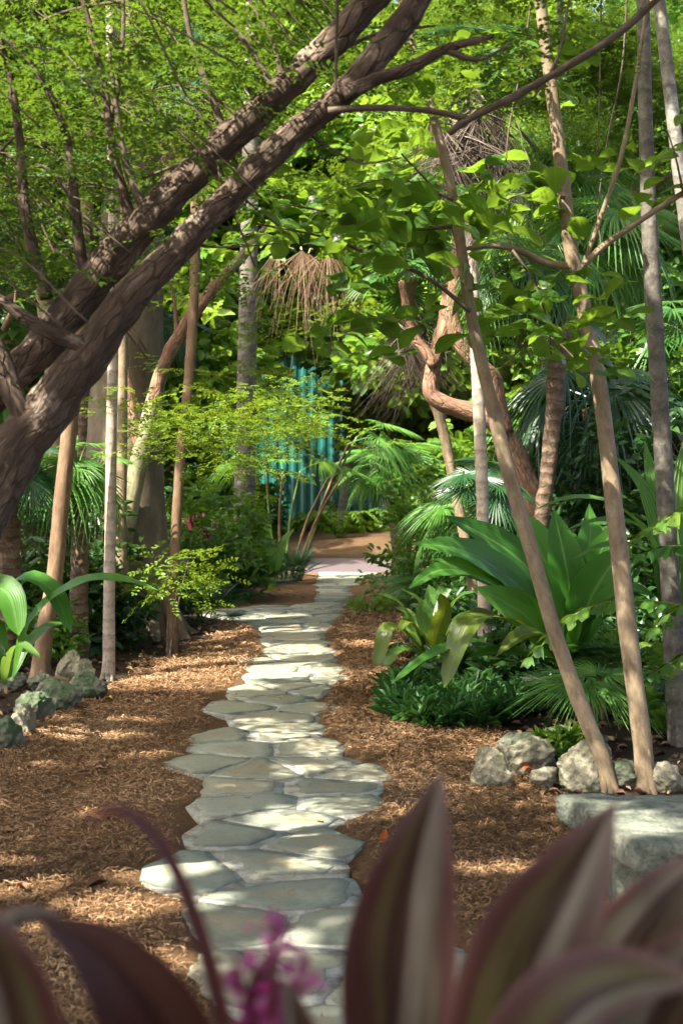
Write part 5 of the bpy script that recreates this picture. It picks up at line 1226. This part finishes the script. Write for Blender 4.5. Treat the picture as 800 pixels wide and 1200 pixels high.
# thin vines hanging in the upper right
for lab, q, Y, r_ in (('thin dark vine hanging straight down left of the dark grey tree', [(704,-40),(703,60),(700,165),(697,200)], 9, .005), ('thin pale vine hanging across the dark palm skirt', [(628,-40),(610,80),(596,150),(588,230),(570,290)], 8, .005), ('loose curving vine beside the pale lichened trunk', [(735,-20),(728,80),(712,160),(700,250),(706,300)], 9.5, .006)):
    c = at(*q[-1], Y); mb = MB(); tube(mb, pts(q, Y), [r_, r_, r_ * .6], 6, .05, .15, .05)
    o = link('hanging_vine', mb.mesh('hanging_vine', M['bark_twig'], c), None, c); tag(o, lab, 'vine')

# ------------------------------------------------------------------ ti plants close to the lens
def ti(name, label, base, top, leaves, extra=None):
    base = np.array(base, float); t = thing(name, label, 'plant', (base[0], base[1], 0))
    mb = MB(); tube(mb, [[base[0], base[1], -.05], [base[0] + .01, base[1], .5], top], [.014, .012, .011], 8, .04, .05, .04); mb.build('stem', M['bark_brown'], t)
    for k, (q, w, kw) in enumerate(leaves):
        mb = MB(); kw = dict(kw); m_ = kw.pop('mat', 'ti'); kw.setdefault('hint', (0, -1, .25)); kw.setdefault('fold', .22)
        r_ = kw.pop('rnd', .13 + .37 * k % 1)
        kw.setdefault('prof', 'ti'); ribbon(mb, np.array([at(*p) for p in q]), w, n=40, across=14, rnd=r_, wav=kw.pop('wav', .03), wf=1.3, **kw); mb.build('leaf', M[m_], t)
    return t
ti('ti_plant', 'maroon and olive ti plant with broad upright leaves close to the lens at right', at(600, 1500, 1.25) * [1, 1, 0], at(600, 1420, 1.25), [
    ([(470,1420,1.27),(462,1230,1.25),(468,1100,1.24),(488,1000,1.23),(517,902,1.22)], .100, dict(hint=(.15, -1, .2), rnd=.21)),
    ([(545,1440,1.25),(585,1240,1.22),(625,1110,1.20),(675,1020,1.19),(722,938,1.18)], .105, dict(hint=(-.1, -1, .3), rnd=.47)),
    ([(640,1450,1.3),(690,1230,1.28),(735,1120,1.27),(790,1045,1.26),(850,985,1.26)], .095, dict(rnd=.72, hint=(-.1,-1,.35))),
    ([(560,1440,1.1),(610,1270,1.06),(670,1185,1.03),(740,1150,1.0),(830,1150,.98)], .085, dict(rnd=.33, hint=(-.25, -.75, .9))),
    ([(700,1440,1.15),(740,1260,1.12),(790,1150,1.1),(850,1070,1.08)], .09, dict(rnd=.9, hint=(-.2, -1, .4))),
    ([(500,1440,1.2),(520,1330,1.22),(560,1260,1.24),(600,1225,1.27)], .08, dict(rnd=.6))])
tl = ti('ti_plant', 'dark brown ti plant with a thin curling leaf and pink flowers at lower left', at(160, 1500, 1.15) * [1, 1, 0], at(160, 1440, 1.15), [
    ([(250,1480,1.16),(215,1300,1.12),(165,1180,1.10),(105,1108,1.09),(42,1074,1.08)], .082, dict(mat='ti_dark', hint=(.25, -1, .35), rnd=.4)),
    ([(110,1460,1.05),(75,1310,1.03),(20,1215,1.02),(-40,1160,1.0)], .075, dict(mat='ti_dark', hint=(.2, -1, .5), rnd=.2)),
    ([(300,1460,1.12),(262,1220,1.10),(225,1080,1.09),(185,990,1.08),(140,950,1.07),(92,962,1.07)], .018, dict(mat='ti_curl', hint=(.8, -.6, .4), rnd=.5, fold=.5, prof='strap')),
    ([(60,1460,.98),(30,1250,.95),(-10,1110,.93),(-70,1060,.92)], .07, dict(rnd=.8)),
    ([(-60,1300,1.2),(-30,1130,1.2),(20,1078,1.2),(75,1072,1.2)], .05, dict(rnd=.66, hint=(0, -.5, 1)))])
# pink flower panicle with a pale bract
rg = np.random.default_rng(81)
stemC = np.array([at(300, 1440, 1.15), at(315, 1250, 1.14), at(322, 1150, 1.13), at(320, 1085, 1.12)])
mb = MB(); tube(mb, stemC, [.005, .004, .002], 6, .02); mb2 = MB()
V, Q, A = leaf6(.018, .008, .3)
for line, w in ((stemC[1:], 1.0), (np.array([at(330, 1270, 1.15), at(300, 1200, 1.14), at(274, 1125, 1.13)]), .8), (np.array([at(320,1240,1.13), at(345, 1170, 1.12), at(362, 1120, 1.12)]), .6)):
    tube(mb, line, [.004, .003, .0015], 5, .02); Pq = spline(line, 60)[8:]
    n = int(90 * w); i = rg.integers(len(Pq), size=n); q = Pq[i] + rg.normal(0, .004, (n, 3))
    scatter(mb2, (V, Q, A), q, rot(rg.uniform(0, 6.28, n), rg.normal(.5, .5, n), rg.normal(0, .5, n)), rg.uniform(.5, 1.1, n), rg.random(n))
    mb2.a[-1][:, 2] = np.repeat(rg.random(n), 6)
o = mb2.build('flower', M['pink'], tl); 
l_ = link('flower_stalk', mb.mesh('flower_stalk', M['ti_curl'], np.array(tl.location)), o)
mb = MB(); ribbon(mb, np.array([at(330, 1330, 1.16), at(315, 1215, 1.15), at(310, 1150, 1.14), at(318, 1112, 1.13)]), .05, 'lance', .3, (0, -1, .2), 14, 6, rnd=.1); mb.build('bract', M['ti'], tl)
mb = MB(); ribbon(mb, np.array([at(360, 1400, 1.12), at(352, 1260, 1.11), at(345, 1190, 1.1), at(330, 1140, 1.1)]), .045, 'lance', .3, (.2, -1, .2), 14, 6, rnd=.9); mb.build('bract', M['ti'], tl)

# ------------------------------------------------------------------ light, sky, camera
w = bpy.data.worlds.new('World'); SC.world = w; w.use_nodes = True; nt = w.node_tree
sky = nt.nodes.new('ShaderNodeTexSky'); sky.sky_type = 'NISHITA'; sky.sun_disc = False; sky.dust_density = 6; sky.ozone_density = .2; sky.air_density = .5
sky.sun_elevation = math.asin(SUN[2]); sky.sun_rotation = math.atan2(SUN[0], SUN[1])
nt.links.new(sky.outputs[0], nt.nodes['Background'].inputs[0]); nt.nodes['Background'].inputs[1].default_value = SKY_STRENGTH
sl = bpy.data.lights.new('sun', 'SUN'); sl.energy = SUN_STRENGTH; sl.angle = R(.53); sl.color = (1, .94, .84)
so = bpy.data.objects.new('sun', sl); COL.objects.link(so); so.location = (-6, -2, 14)
so.rotation_euler = Vector(SUN).to_track_quat('Z', 'Y').to_euler()
cam = bpy.data.cameras.new('camera'); co = bpy.data.objects.new('camera', cam); COL.objects.link(co)
co.location = (0, 0, H); co.rotation_euler = (R(90), 0, 0)
cam.sensor_fit = 'VERTICAL'; cam.sensor_height = 36; cam.sensor_width = 24; cam.lens = F / 1200 * 36
cam.shift_y = -(600 - CY) / 1200; cam.clip_start = .05; cam.clip_end = 2000
cam.dof.use_dof = True; cam.dof.focus_distance = 9.0; cam.dof.aperture_fstop = 4.2
SC.camera = co
SC.view_settings.view_transform = 'Standard'; SC.view_settings.look = 'None'; SC.view_settings.gamma = 1; SC.view_settings.exposure = EXPOSURE
cy = SC.cycles; cy.max_bounces = 8; cy.diffuse_bounces = 4; cy.glossy_bounces = 2; cy.transmission_bounces = 5; cy.transparent_max_bounces = 4
cy.caustics_reflective = False; cy.caustics_refractive = False; cy.sample_clamp_indirect = 6; cy.use_denoising = True
